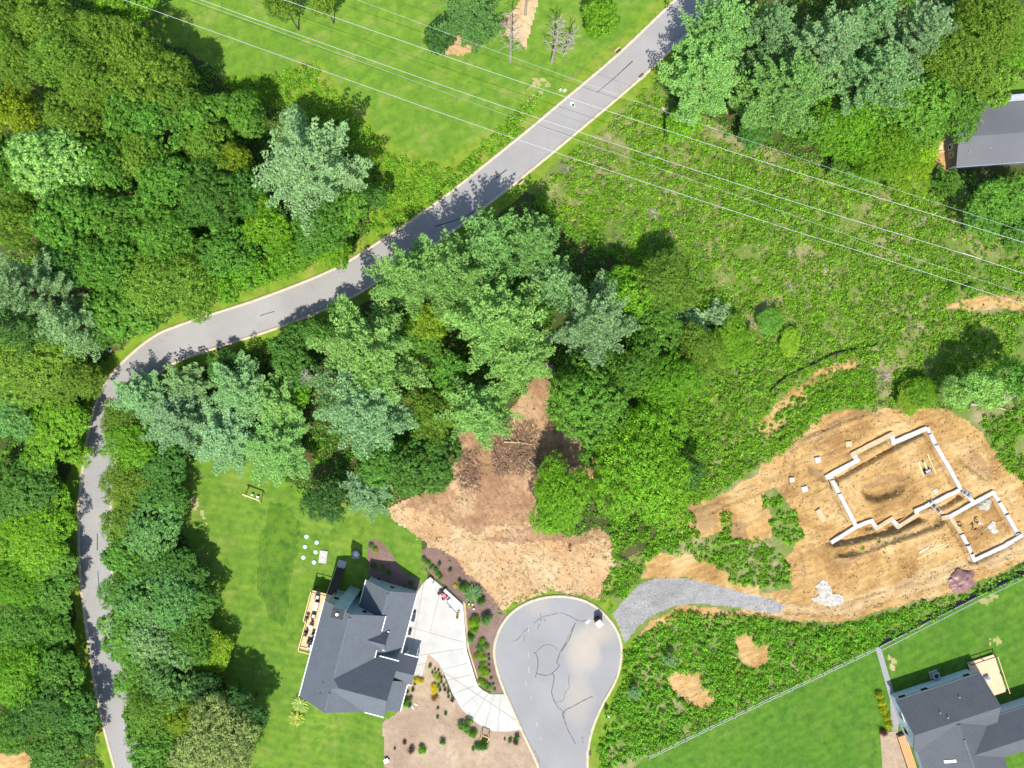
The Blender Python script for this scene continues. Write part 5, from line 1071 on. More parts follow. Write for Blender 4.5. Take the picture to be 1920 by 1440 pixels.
# ------------------------------------------------------------------ people
def person(px, py, rz, label, shirt, trouser, pose, hat=None):
    g = G(px, py); root = empty('person', (g.x, g.y, max(g.z, float(T(g.x, g.y)))), rz); tag(root, label, 'person')
    J = dict(pel=(0, 0, .95), chest=(0, -.02, 1.3), neck=(0, -.02, 1.5), head=(0, .0, 1.62), top=(0, 0, 1.76), hl=(-.1, 0, .9), kl=(-.12, .02, .5), al=(-.12, -.03, .08), fl=(-.13, .14, .04), hr=(.1, 0, .9), kr=(.12, .05, .5), ar=(.13, .0, .08), fr=(.14, .17, .04),
             sl=(-.19, -.02, 1.44), el=(-.27, 0, 1.17), wl=(-.27, .1, .94), gl=(-.27, .16, .86), sr=(.19, -.02, 1.44), er=(.27, 0, 1.17), wr=(.27, .1, .94), gr=(.27, .16, .86)); J.update(pose)
    Rr = dict(pel=.16, chest=.18, neck=.065, head=.1, top=.085, hl=.1, kl=.07, al=.05, fl=.045, hr=.1, kr=.07, ar=.05, fr=.045, sl=.075, el=.05, wl=.035, gl=.04, sr=.075, er=.05, wr=.035, gr=.04)
    ks = list(J); ed = [('pel', 'chest'), ('chest', 'neck'), ('neck', 'head'), ('head', 'top'), ('pel', 'hl'), ('hl', 'kl'), ('kl', 'al'), ('al', 'fl'), ('pel', 'hr'), ('hr', 'kr'), ('kr', 'ar'), ('ar', 'fr'), ('chest', 'sl'), ('sl', 'el'), ('el', 'wl'), ('wl', 'gl'), ('chest', 'sr'), ('sr', 'er'), ('er', 'wr'), ('wr', 'gr')]
    # five fingers on each hand
    vs_ = [Vector(J[k]) for k in ks]; rr = [Rr[k] for k in ks]; es = [(ks.index(a), ks.index(b)) for a, b in ed]
    for sd2 in ('l', 'r'):
        b = ks.index('g'+sd2); d = (vs_[b]-Vector(J['w'+sd2])).normalized(); n_ = d.cross(Vector((0, 0, 1))).normalized()
        for f_ in range(5):
            o_ = n_*(f_-1.5)*.02 if f_ < 4 else n_*-.045
            vs_.append(vs_[b]+o_+d*((.07, .085, .08, .06, .03)[f_])); rr.append(.009); es.append((b, len(vs_)-1))
    me = bpy.data.meshes.new('body'); me.from_pydata(vs_, es, []); o = link('body', me)
    mod = o.modifiers.new('skin', 'SKIN'); sv = me.skin_vertices[0].data
    for i, r in enumerate(rr): sv[i].radius = (r, r)
    sv[0].use_root = True; o.modifiers.new('sub', 'SUBSURF').levels = 1; o.modifiers['sub'].render_levels = 1
    dg = bpy.context.evaluated_depsgraph_get(); em = bpy.data.meshes.new_from_object(o.evaluated_get(dg)); bpy.data.objects.remove(o)
    for m_ in (shirt, trouser, 'skin', 'black'): em.materials.append(M[m_])
    hz, ht = J['head'], Vector(J['head'])
    for p in em.polygons:
        c = p.center
        near = min(range(len(vs_)), key=lambda i: (vs_[i]-c).length)
        k = ks[near] if near < len(ks) else 'gl'
        p.material_index = 2 if k in ('head', 'neck', 'gl', 'gr', 'wl', 'wr') else 3 if k in ('fl', 'fr', 'al', 'ar', 'top') else 1 if k in ('kl', 'kr', 'hl', 'hr', 'pel') else 0
        p.use_smooth = True
    link('body', em, root)
    tp_ = J['top']
    if hat: MB().dome((tp_[0], tp_[1], tp_[2]-.06), .15, .13).build('hard_hat', M[hat], root, True)
    return root
bend = dict(chest=(0, .2, 1.2), neck=(0, .34, 1.36), head=(0, .42, 1.42), top=(0, .5, 1.5), sl=(-.19, .24, 1.3), el=(-.24, .42, 1.08), wl=(-.18, .58, .92), gl=(-.17, .64, .86), sr=(.19, .24, 1.3), er=(.24, .42, 1.08), wr=(.18, .58, .92), gr=(.17, .64, .86))
walk = dict(kl=(-.1, .2, .52), al=(-.1, .25, .12), fl=(-.1, .4, .06), kr=(.1, -.05, .5), ar=(.1, -.3, .14), fr=(.1, -.16, .05), wl=(-.27, -.12, .96), gl=(-.27, -.15, .88))
person(1793, 984, R_(-60), 'worker in dark clothes bending over the garage footing', 'black', 'navy', bend)
person(1823, 990, R_(140), 'worker in dark clothes walking on the soil inside the garage footings', 'wicker', 'black', walk)
person(1827, 978, R_(-100), 'worker in a white shirt inside the garage footings', 'white', 'black', bend, 'white')
person(1068, 1030, R_(190), 'lone person in dark clothes standing on the cleared ground', 'wicker', 'black', {})

# ------------------------------------------------------------------ power lines
WIRES = [([(233, 0), (480, 88), (960, 258), (1440, 417), (1640, 480), (1920, 571)], .03, 'bright power line wire, lowest of the three thick wires'), ([(377, 0), (480, 37), (960, 205), (1440, 363), (1820, 480), (1920, 513)], .03, 'bright power line wire, middle one of the three thick wires'),
         ([(533, 0), (960, 148), (1440, 306), (1920, 455)], .03, 'bright power line wire, uppermost of the three thick wires'), ([(380, 8), (480, 44), (960, 219), (1440, 387), (1673, 470), (1920, 552)], .016, 'thin faint wire just below the middle thick wire'), ([(670, 0), (960, 107), (1440, 276), (1920, 434)], .016, 'thin faint wire above all the thick wires')]
for pts, r, lb in WIRES:
    zw = 13.0; q = [Vector((*P(*p, zw), zw)) for p in pts]; a = q[0]+(q[0]-q[1]).normalized()*130; b = q[-1]+(q[-1]-q[-2]).normalized()*130
    pl = [a]+q+[b]; L = (b-a).length
    fine = catmull([(p.x, p.y) for p in pl], 6); pts3 = [(p.x, p.y, zw+.6*((p-fine[0]).length/L*2-1)**2) for p in fine]
    tag(MB().tube(pts3, r, 5).build('power_line_wire', M['wire']), lb, 'wire', 'power line wires')

# ------------------------------------------------------------------ cul-de-sac details
def line_sheet(mb, pts, w, dz):
    pv = [G(*p) for p in pts]; out = []
    for i, p in enumerate(pv):
        t = (pv[min(i+1, len(pv)-1)]-pv[max(i-1, 0)]); t.z = 0; t.normalize(); n = Vector((-t.y, t.x, 0))*w*.5*random.uniform(.6, 1.3); out.append((p-n, p+n))
    for (a, b), (c, d) in zip(out, out[1:]): mb.poly([Vector((v.x, v.y, float(TB(v.x, v.y))+dz)) for v in (a, c, d, b)])
def c8(x, y): return (920+x/6.857, 1080+y/6.857)
def c9(x, y): return (980+x/9.6, 1290+y/9.6)
CR = [[c8(*p) for p in [(640, 470), (645, 540), (650, 580)]], [c8(*p) for p in [(560, 605), (660, 525), (770, 500), (870, 475)]], [c8(*p) for p in [(890, 470), (960, 490), (1040, 525), (1110, 565), (1180, 580), (1240, 560)]], [c8(*p) for p in [(490, 660), (420, 720), (350, 810), (280, 840)]],
      [c8(*p) for p in [(1090, 600), (1060, 670), (1030, 760), (985, 850), (930, 930), (890, 985)]], [c8(*p) for p in [(1060, 650), (1000, 770), (960, 860), (905, 960)]], [c8(*p) for p in [(890, 985), (870, 1040), (850, 1115), (880, 1150), (800, 1240), (715, 1275), (590, 1250)]], [c8(*p) for p in [(580, 990), (640, 920), (720, 880), (800, 895), (860, 950)]],
      [c8(*p) for p in [(550, 980), (580, 995), (605, 1070), (605, 1160), (575, 1300)]], [c8(*p) for p in [(790, 1245), (815, 1300), (800, 1400)]]+[c9(520, 60), c9(545, 170), c9(590, 270), c9(640, 350), c9(720, 405), c9(715, 480), c9(760, 590), c9(800, 720), c9(880, 870), c9(955, 1010)],
      [c9(590, 265), c9(730, 210), c9(760, 90), c9(825, 0)], [c9(745, 540), c9(755, 410), c9(900, 330), c9(1060, 240), c9(1260, 140)], [c8(1010, 1260), c8(1000, 1370), c8(1015, 1420), c9(825, 0)], [c9(1110, 895), c9(1065, 880), c9(1080, 960), c9(1105, 990)], [c9(215, 1110), c9(300, 1310), c9(275, 1325)],
      [c8(630, 610), c8(600, 690)], [c8(430, 760), c8(430, 850)], [c8(680, 540), c8(705, 590)]]
cds_o = bpy.data.objects['cul_de_sac']
mains = {4, 6, 8, 9, 11}
for i, pl in enumerate(CR):
    mb = MB(); fine = [(p.x, p.y) for p in catmull(pl, 5)] if len(pl) > 2 else pl; line_sheet(mb, fine, .19 if i in mains else .11, .036)
    mb.build('crack', M['crack'], cds_o)
ro = bpy.data.objects['road']
for pl in ([(1186, 115), (1150, 148), (1119, 174)], [(488, 592), (500, 588), (515, 584)], [(950, 318), (935, 330), (927, 336)], [(183, 1000), (183, 1032)], [(184, 1070), (186, 1100), (188, 1130)], [(900, 390), (870, 408), (815, 425)]):
    mb = MB(); line_sheet(mb, pl, .16, .036); mb.build('crack', M['crack'], ro)
def mark(par, strokes, w=.14):
    mb = MB()
    for s in strokes: line_sheet(mb, s, w, .04)
    mb.build('paint_mark', M['white'], par)
mark(cds_o, [[c8(1225, 590), c8(1240, 615)], [c8(1232, 585), c8(1255, 592)], [c8(1240, 575), c8(1262, 600)], [c8(1258, 570), c8(1280, 575)]], .22)
mark(ro, [[(1070, 192), (1078, 200)], [(1069, 196), (1077, 198)], [(1075, 192), (1073, 199)]], .3)
for pl in ([(991, 1172), (991, 1186)], [(991, 1222), (991, 1232)], [(991, 1250), (992, 1262)], [(985, 1276), (987, 1284)], [(995, 1306), (996, 1312)], [(1006, 1354), (1007, 1362)], [(1013, 1382), (1015, 1388)]):
    mb = MB(); line_sheet(mb, pl, .18, .036); mb.build('faded_mark', M['faint_paint'], cds_o)
def drain(px, py, rz, label, w=1.1, d=.7):
    g = G(px, py); o = empty('storm_drain', (g.x, g.y, g.z+.05), rz); tag(o, label, 'drain'); MB().box((0, 0, .05), (w, d, .1)).build('frame', M['grate'], o)
    for k in range(5): MB().box((-w*.36+k*w*.18, 0, .115), (w*.07, d*.8, .03)).build('bar', M['black'], o)
    MB().box((0, d*.5+.12, .1), (w*1.1, .2, .2)).build('hood', M['kerb'], o)
drain(1160, 97, R_(40), 'rusty storm drain in the upper left kerb near the top'); drain(1203, 143, R_(220), 'rusty storm drain opposite in the right kerb near the top'); drain(975, 339, R_(220), 'rusty storm drain on the right kerb before the shaded stretch'); drain(745, 433, R_(35), 'rusty storm drain on the left kerb by the road shade')
drain(1105, 1411, R_(90), 'rusty storm drain at the lower right cul-de-sac kerb', .9, .7); drain(414, 655, R_(200), 'dark storm drain in the right kerb by the bend')
g = G(*c8(608, 455)); o = MB().box((g.x, g.y, g.z+.045), (.85, .85, .03), .1).build('manhole_cover', M['stone']); tag(o, 'square grey utility cover near the top of the cul-de-sac', 'manhole cover')
MB().box((g.x, g.y, g.z+.065), (.6, .6, .02), .1).build('lid', M['metal'], o)
# portable toilet
g = G(1121, 1162); pt = empty('portable_toilet', (g.x, g.y, g.z+.03), R_(38)); tag(pt, 'maroon portable toilet with white roof on the cul-de-sac edge', 'portable toilet')
MB().box((0, 0, 1.1), (1.15, 1.15, 2.1)).build('cabin', M['maroon'], pt, bevel=.05); MB().box((0, 0, 2.2), (1.25, 1.25, .14), 0, .9).build('roof', M['white'], pt, bevel=.03); MB().cyl((.4, .4, 2.2), .06, .3, 8).build('vent_pipe', M['black'], pt)
dr = MB().box((0, -.585, 1.1), (.8, .05, 1.85)).build('door', M['darkred'], pt); MB().box((.32, -.63, 1.1), (.06, .05, .2)).build('handle', M['black'], dr); MB().box((0, 0, .03), (1.2, 1.3, .1)).build('skid', M['black'], pt)
# board on post
g = G(1134, 1333); bs = empty('sign_post', tuple(g), R_(-35)); tag(bs, 'white and navy board on a slim post at the cul-de-sac kerb', 'sign'); MB().cyl((0, 0, 0), .05, 2.4, 8).build('post', M['black'], bs)
MB().hexa([(.05, -.35, 1.5), (.75, -.35, 1.3), (.75, -.3, 1.3), (.05, -.3, 1.5)], [(.05, .15, 2.2), (.75, .15, 2.0), (.75, .2, 2.0), (.05, .2, 2.2)]).build('board', M['white'], bs); MB().hexa([(.1, -.4, 1.48), (.7, -.4, 1.3), (.7, -.36, 1.3), (.1, -.36, 1.48)], [(.1, -.12, 1.88), (.7, -.12, 1.7), (.7, -.08, 1.7), (.1, -.08, 1.88)]).build('board_panel', M['navy'], bs)
MB().tube([(-.12, .1, 2.3), (0, .05, 2.55), (.12, .1, 2.3)], [.1, .12, .1], 7).build('finial', M['black'], bs)

# retaining wall along the driveway
rw = MB(); pl = [G(*p) for p in [(834, 1104), (866, 1133), (873, 1217), (893, 1282)]]
wob = empty('retaining_wall', tuple(pl[0])); tag(wob, 'low white retaining wall along the driveway edge', 'wall')
for a, b in zip(pl, pl[1:]):
    o = MB().bar((a.x, a.y, a.z+.35), (b.x, b.y, b.z+.35), .45, .9).build('wall_section', M['white']); o.parent = wob; o.matrix_parent_inverse = Matrix.Translation(-Vector(wob.location))
bs_ = MB()
line_sheet(bs_, [(838, 1102), (870, 1132), (877, 1217), (898, 1284)], .5, .06); tag(bs_.build('stone_edging', M['footing_tan']), 'tan stone edging behind the retaining wall', 'edging', kind='structure')
# go-kart, trailer, steps beside the wall
g = G(831, 1114); kt = empty('go_kart', tuple(g+Vector((0, 0, .06))), R_(-50)); tag(kt, 'pink and dark red go-kart parked beside the white wall', 'go-kart')
MB().box((0, 0, .3), (1.7, .75, .2), 0, .85).build('body', M['pink'], kt, bevel=.05); MB().box((-.25, 0, .55), (.5, .55, .5), 0, .8).build('seat', M['darkred'], kt); MB().box((.75, 0, .4), (.35, .9, .14)).build('bumper', M['darkred'], kt); MB().tube([(.35, -.2, .75), (.35, 0, .8), (.35, .2, .75)], .04, 6).build('steering_wheel', M['black'], kt); MB().box((-.75, 0, .5), (.4, .6, .3)).build('engine', M['wicker'], kt)
for sx_ in (-.65, .62):
    for sy_ in (-.55, .55): MB().tube([(sx_, sy_-.1, .26), (sx_, sy_+.1, .26)], .26, 12).build('wheel', M['black'], kt)
g = G(846, 1122); bk = empty('scooter', tuple(g+Vector((0, 0, .06))), R_(-45)); tag(bk, 'small dark red scooter between go-kart and trailer', 'scooter'); MB().box((0, 0, .35), (.9, .22, .2), 0, .8).build('body', M['maroon'], bk); MB().bar((.35, 0, .3), (.25, 0, .95), .05).build('stem', M['black'], bk); MB().bar((.25, -.25, .95), (.25, .25, .95), .05).build('handlebar', M['black'], bk)
for s in (-.4, .42): MB().tube([(s, -.05, .2), (s, .05, .2)], .2, 12).build('wheel', M['black'], bk)
g = G(851, 1132); tr = empty('utility_trailer', tuple(g+Vector((0, 0, .06))), R_(-48)); tag(tr, 'pale grey flat utility trailer beside the white wall', 'trailer'); MB().box((0, 0, .5), (2.6, 1.3, .08)).build('bed', M['cushion'], tr)
for s in (-1, 1):
    MB().box((0, s*.66, .62), (2.6, .06, .25)).build('side_rail', M['dull_white'], tr); MB().tube([(-.1, s*.78-.09, .3), (-.1, s*.78+.09, .3)], .3, 12).build('wheel', M['black'], tr)
MB().bar((1.3, 0, .45), (2.1, 0, .4), .1).build('tow_bar', M['black'], tr)
g = G(858, 1151); sp_ = empty('step_rack', tuple(g+Vector((0, 0, .06))), R_(-4)); tag(sp_, 'small slatted brown rack against the white wall', 'rack')
for k in range(5): MB().box((0, .75-k*.36, .4-.04*k), (.55, .16, .08)).build('slat', M['darkwood'], sp_)
for s in (-.24, .24): MB().box((s, 0, .2), (.06, 1.7, .35)).build('side_frame', M['wood'], sp_)
g = G(808, 1086); bb = empty('basketball_hoop', tuple(g+Vector((0, 0, .05))), R_(-40)); tag(bb, 'cream box with black loop handle at the driveway top corner', 'box'); MB().box((0, 0, .3), (.9, .8, .6), 0, .9).build('case', M['dustbin'], bb); MB().tube([(.5, .2, .1), (.75, .2, .45), (.75, -.2, .45), (.5, -.2, .1)], .05, 6).build('handle', M['black'], bb)
bb.name = 'storage_box'
for (x, y), lb, m_ in (((776, 1151), 'dark storage bin by the garage door', 'black'), ((775, 1160), 'white and blue cooler by the garage door', 'white'), ((772, 1168), 'white crate by the garage door', 'dull_white'), ((768, 1185), 'small brown pot by the garage door', 'wicker')):
    g = G(x+1, y-1); o = empty('bin', tuple(g+Vector((0, 0, .06))), R_(-15)); tag(o, lb, 'bin'); MB().box((0, 0, .3), (.5, .8, .6), 0, .92).build('case', M[m_], o); MB().box((0, 0, .63), (.54, .84, .08)).build('lid', M['navy'] if m_ == 'white' else M[m_], o)

# ------------------------------------------------------------------ back lawn things
LIDS = [((575, 1006), 'top one of the left column'), ((572, 1025), 'middle one of the left column'), ((569, 1045), 'bottom one of the left column'), ((594, 1017), 'top one of the right column'), ((592, 1035), 'middle one of the right column'), ((589, 1054), 'bottom one of the right column')]
for (x, y), lb in LIDS:
    g = G(x, y); o = MB().tube([(g.x, g.y, g.z-.1), (g.x, g.y, g.z+.12), (g.x, g.y, g.z+.16)], [.42, .42, .36], 20).build('tank_lid', M['septic']); tag(o, f'round pale green tank lid in lawn, {lb}', 'lid', 'green tank lids'); MB().box((g.x, g.y, g.z+.18), (.3, .08, .05)).build('handle', M['septic'], o)
g = G(606, 1044); o = MB().box((g.x, g.y, g.z+.06), (1.5, 2.4, .26), R_(-8)).build('tank_slab', M['concrete'], bevel=.03); tag(o, 'pale rectangular concrete slab beside the green lids', 'slab')
for s in (-.5, .5): MB().box((g.x+s*.15, g.y+s, g.z+.21), (.5, .5, .05), R_(-8)).build('hatch', M['dull_white'], o)
g = G(668, 1039); fp = empty('fire_pit', tuple(g)); tag(fp, 'round grey stone fire pit on the lawn edge', 'fire pit')
for k in range(14):
    a = k*2*math.pi/14; MB().box((math.cos(a)*.68, math.sin(a)*.68, .28), (.3, .28, .56), a).build('stone', M['stone'] if k % 3 else M['concrete'], fp)
MB().cyl((0, 0, .02), .55, .3, 18).build('bowl', M['metal'], fp); MB().dome((0, 0, .32), .3, .12).build('lid', M['white'], fp)
# swing set
gA, gB = G(454.5, 927), G(486.5, 939); sw = empty('swing_set', tuple(gA)); tag(sw, 'yellow timber swing frame with two seats on the back lawn', 'swing'); zt = 2.3
hh = lambda p, k: Vector((p.x*(H-k)/H, p.y*(H-k)/H, p.z+k))
A_, B_ = hh(gA, zt)-gA, hh(gB, zt)-gA; dv = (B_-A_).normalized(); nv = Vector((-dv.y, dv.x, 0))
MB().bar(A_, B_, .2).build('beam', M['wood'], sw)
for e, s in ((A_, 1), (B_, -1)):
    for t in (-1, 1): c = e+dv*.25*s; MB().bar(c, Vector((c.x, c.y, 0))+nv*t*1.0-dv*.1*s, .12).build('leg', M['wood'], sw)
for u, m_ in ((.36, 'septic'), (.68, 'white')):
    c = A_.lerp(B_, u); st_ = MB().box((c.x, c.y, .5), (.5, .35, .08), R_(-20)).build('seat', M[m_], sw)
    for s in (-.2, .2): q = c+dv*s; MB().bar(q, (q.x, q.y, .5), .03).build('chain', M['black'], st_)

# ------------------------------------------------------------------ garden shrubs
def shrub(px, py, r, h, col, label, group=None, name='shrub', cat='shrub', rgb=None):
    g = G(px, py); pr = min(PROTO['S'], key=lambda p: abs(math.log(p[0]/(r*.1)))); s = r*.1/pr[0]*1.05
    o = empty(name, tuple(g), random.random()*6); o.scale = (s, s, h/pr[1]); tag(o, label, cat, group); link('stem', pr[3], o); c = link('foliage', pr[2], o)
    q = rgb or COLS[col][0]; j = random.uniform(.88, 1.12); c.color = (q[0]*j, q[1]*j, q[2]*j, 1); return o
def grassclump(px, py, r, h, rgb, label, group=None):
    g = G(px, py); n_ = int(260*r/10); a = rng.uniform(0, 6.28, n_); t = rng.uniform(.15, 1, n_); L = r*.1
    base = np.stack([np.cos(a)*t*L*.35, np.sin(a)*t*L*.35, np.ones(n_)*.05], 1); d = norm(np.stack([np.cos(a)*t, np.sin(a)*t, 1.15-t*.75], 1)); l = h*rng.uniform(.7, 1.15, n_)
    nn = np.cross(d, np.stack([-np.sin(a), np.cos(a), a*0], 1))*.4+np.array([0, 0, 1])
    o = link('ornamental_grass', quadmesh('ornamental_grass', leaves(base+d*(l*.5)[:, None], nn, l, .12, d), M['leaf']), None, tuple(g)); o.color = (*rgb, 1); tag(o, label, 'ornamental grass', group); return o
def c3(x, y): return (720+x/6.857, 1000+y/6.857)
def c4(x, y): return (720+x/6.857, 1200+y/6.857)
grassclump(*c3(1145, 765), 13.5, 1.6, (.14, .25, .09), 'large silvery green ornamental grass above the driveway wall'); 
grassclump(566, 1318, 13, 1.5, (.34, .44, .12), 'pale ornamental grass nearer the house corner on the lawn'); grassclump(557, 1346, 13, 1.3, (.38, .46, .08), 'pale lime ornamental grass further from the house corner')
shrub(*c3(1320, 1085), 12, 1.5, 'n', 'dark blue green rounded shrub beside the yellow green bush'); shrub(*c3(1160, 1130), 12, 1.3, 'l', 'spreading lime bush right of the driveway wall'); shrub(*c3(1165, 1215), 10, 1.2, 'b', 'lower bright bush right of the driveway wall')
shrub(*c3(1020, 690), 10, 1.2, 'g', 'upright green plant left of the silvery grass', cat='plant'); shrub(*c3(1250, 860), 9, 1.1, 'd', 'dark shrub below right of the silvery grass'); shrub(*c3(1120, 1340), 9, 1.1, 'n', 'blue green shrub hugging the middle of the driveway wall')
for p, lb in (((920, 668), 'small yellow shrub left of the silvery grass'), ((1092, 930), 'small yellow shrub below the silvery grass')): shrub(*c3(*p), 4, .45, 'y', lb, rgb=(.42, .42, .02))
for i, p in enumerate([(520, 330), (570, 385), (615, 440), (665, 475), (695, 530)]): shrub(*c3(*p), 5, .7, 'g', f'green perennial in the upper mulch bed, {ordinal(i)} from left', 'perennials in the upper mulch bed', cat='plant')
for i, p in enumerate([(710, 395), (848, 470), (970, 610), (730, 565)]): shrub(*c3(*p), 3.6, .8, 'd', f'small dark conifer ball in upper mulch bed, {ordinal(i)} from top', 'dark balls in the upper mulch bed')
BED = [(1265, 10, 'b'), (1310, 80, 'g'), (1225, 80, 'd'), (1240, 165, 'y'), (1200, 205, 'y'), (1270, 215, 'l'), (1275, 300, 'o'), (1240, 380, 'b'), (1300, 390, 'y'), (1295, 440, 'l'), (1245, 520, 'y'), (1290, 560, 'b'), (1340, 600, 'g')]
for i, (x, y, c) in enumerate(BED): shrub(*c4(x, y), 6, .7, c, f'{COLS[c][1]} leafy plant in the kerbside mulch bed, {ordinal(i)} from top', 'plants down the kerbside mulch bed', cat='plant')
for i, (x, y) in enumerate([(1345, 190), (1350, 245), (1350, 320), (1355, 400), (1378, 488), (1403, 562), (1420, 628)]): shrub(*c4(x, y), 2.6, .4, 'd', f'tiny dark shrub by the cul-de-sac kerb, {ordinal(i)} from top', 'tiny kerbside shrubs')
for p, lb in (((420, 505), 'yellow flowering shrub by the porch wall, left one'), ((475, 515), 'yellow flowering shrub by the porch wall, right one'), ((645, 590), 'golden shrub in the straw yard, upper one'), ((650, 645), 'golden shrub in the straw yard, lower one')): shrub(*c4(*p), 5.5, .8, 'y', lb, rgb=(.62, .50, .01))
shrub(*c4(665, 450), 5, .5, 'l', 'lime low plant at the driveway curve, upper one', rgb=(.30, .38, .03)); shrub(*c4(700, 490), 5, .5, 'l', 'lime low plant at the driveway curve, lower one', rgb=(.30, .38, .03)); shrub(*c4(660, 735), 6, .8, 'o', 'bronze brown shrub below the golden shrubs', rgb=(.24, .14, .03))
shrub(*c4(1060, 1080), 13, 1.5, 'g', 'large green bush at the lower driveway bend'); shrub(*c4(1140, 1190), 9, 1.0, 'b', 'bright green bush below the driveway bend bush')
shrub(*c4(1280, 1330), 10, 1.5, 'd', 'dark green bush in front of the garden bench frame'); shrub(*c4(1205, 1350), 7, 1.0, 'd', 'dark green small bush left of the bench frame'); shrub(*c4(1290, 1280), 5, 1.2, 'y', 'yellow topped bush under the bench frame')
shrub(*c4(280, 790), 9, 1.1, 'b', 'bright green bush by the house corner')
for i, (x, y, r) in enumerate(sorted([(590, 330, 3.4), (345, 745, 4), (328, 830, 4), (620, 410, 2), (655, 375, 1.8), (700, 385, 2), (718, 435, 2), (738, 480, 2.4), (738, 535, 2.4), (770, 582, 2.6), (785, 632, 2.8), (718, 637, 3), (825, 672, 2.4), (830, 727, 2.4), (878, 770, 3.2), (700, 585, 3.4), (397, 558, 2.8), (370, 635, 3.4), (305, 662, 2.8), (268, 1305, 3.6), (755, 1300, 5.5), (350, 1400, 6), (695, 872, 2.4), (795, 938, 3), (690, 985, 2.6), (1150, 1390, 3), (140, 1390, 2), (1710, 1235, 4.5), (1695, 1300, 5), (1625, 1285, 4), (1550, 1270, 2)])):
    shrub(*c4(x, y), r, .25+r*.13, 'kdg'[i % 3] if r > 3 else 'd', f'small shrub dotted in the straw yard, {ordinal(i)} from left of the scattered ones', 'shrubs dotted in the straw yard', rgb=(.10, .06, .045) if i % 4 == 1 else None)
shrub(*c4(490, 1395), 9, .9, 'b', 'bright green clump below the bare dark shrub', cat='plant')
for i, y in enumerate([1302, 1316, 1329, 1343, 1356]): shrub(1646.5+i*4.5, y, 7, 1.1, 'l', f'round yellow lime bush beside the lower right house, {ordinal(i)} from top', 'lime bushes beside the lower right house', rgb=(.34, .38, .015))
shrub(1654, 1372, 7, .9, 'd', 'dark red leaved shrub below the lime bushes', rgb=(.10, .03, .025))
for p, lb in (((1191, 1301), 'small blue spruce low in the thicket'), ((1256, 1240), 'small blue spruce high in the thicket')):
    place_tree('P', *p, 13, 'p', 3.2, lb, 'blue spruces in the thicket', 1.15, 'blue_spruce', 'spruce')
for p, lb in (((1780, 545), 'round green bush under the lowest wire, left one'), ((1815, 546), 'round green bush under the lowest wire, right one')): shrub(*p, 14, 1.5, 'b', lb)
for i, (x, y) in enumerate([(697, 1023), (703, 1030), (716, 1062), (770, 1093), (700, 1060), (728, 1072)]): shrub(x, y, 5, .7, 'gybdgd'[i], f'small plant in the shaded mulch bed behind the garage, {ordinal(i)} along', 'plants behind the garage', cat='plant')
# bench frame and stakes
g = G(*c4(1300, 1225)); bn = empty('garden_swing', tuple(g), R_(-22)); tag(bn, 'brown timber garden arbour frame over a bush', 'arbour'); MB().bar((-.75, .5, 1.5), (.75, .5, 1.5), .16).build('beam', M['orangewood'], bn); bn.name = 'garden_arbour'
for s in (-.7, .7): MB().bar((s, .5, 0), (s, .5, 1.5), .09).build('post', M['orangewood'], bn); MB().bar((s, .5, 1.45), (s, -.5, 1.2), .08).build('arm', M['wood'], bn); MB().bar((s, -.5, 0), (s, -.5, 1.2), .08).build('post', M['wood'], bn)
for i, ((x, y), lb) in enumerate((((415, 828), 'upper white stake lying in the straw yard'), ((370, 865), 'lower white stake lying in the straw yard'))):
    g = G(*c4(x, y)); o = MB().box((g.x, g.y, g.z+.07), (.8, .2, .1), R_(-25-30*i), .9).build('stake', M['white']); MB().box((g.x+.1, g.y, g.z+.13), (.2, .1, .04), R_(-25-30*i)).build('tip', M['dull_white'], o); tag(o, lb, 'stake')
for i, ((x, y), lb) in enumerate((((1093, 903), 'left white garden globe below the silvery grass'), ((1140, 908), 'right white garden globe below the silvery grass'), ((1155, 965), 'pinkish white garden globe lowest of three'))):
    g = G(*c3(x, y)); o = MB().dome((g.x, g.y, g.z+.25), .2, .22, 12, 5).build('garden_globe', M['white'], None, True); tag(o, lb, 'ornament'); MB().cyl((g.x, g.y, g.z-.05), .06, .32, 8).build('stem', M['black'], o)
g = G(725, 1424); o = empty('wheelbarrow', tuple(g), .4); tag(o, 'small grey and black wheelbarrow at the bottom lawn edge', 'wheelbarrow'); MB().box((0, 0, .45), (.7, .55, .3), 0, 1.2).build('tray', M['metal'], o); MB().tube([(.5, -.05, .18), (.5, .05, .18)], .18, 12).build('wheel', M['black'], o)
for s in (-.22, .22): MB().bar((.4, s*.3, .3), (-.9, s, .5), .05).build('handle', M['black'], o)

# ------------------------------------------------------------------ fences
def fence(pts, label, mat, hgt, post=2.4, rails=(.35, .95), name='fence'):
    pv = [G(*p) for p in pts]; o = empty(name, tuple(pv[0])); tag(o, label, 'fence'); o0 = pv[0]
    for a, b in zip(pv, pv[1:]):
        n_ = max(1, round((b-a).length/post))
        for k in range(n_):
            p, q = a.lerp(b, k/n_)-o0, a.lerp(b, (k+1)/n_)-o0; MB().bar(p-Vector((0, 0, .1)), p+Vector((0, 0, hgt)), .12).build('post', M[mat], o)
            for z in rails: MB().bar(p+Vector((0, 0, z)), q+Vector((0, 0, z)), .07, .1).build('rail', M[mat], o)
    return o
fence([(1215, 1418), (1330, 1362), (1440, 1309), (1540, 1262), (1640, 1214)], 'white rail fence along the lower edge of the thicket', 'dull_white', 1.3)
fence([(1648, 1213), (1740, 1166), (1830, 1120), (1925, 1075), (1990, 1044)], 'grey wire fence with black mesh beside the building site', 'metal', 1.4, 2.4, (.1, 1.35))
pv = [G(*p) for p in [(1645, 1211), (1740, 1163), (1830, 1117), (1925, 1072), (1990, 1041)]]
for a, b in zip(pv, pv[1:]):
    pass
sf_ = MB()
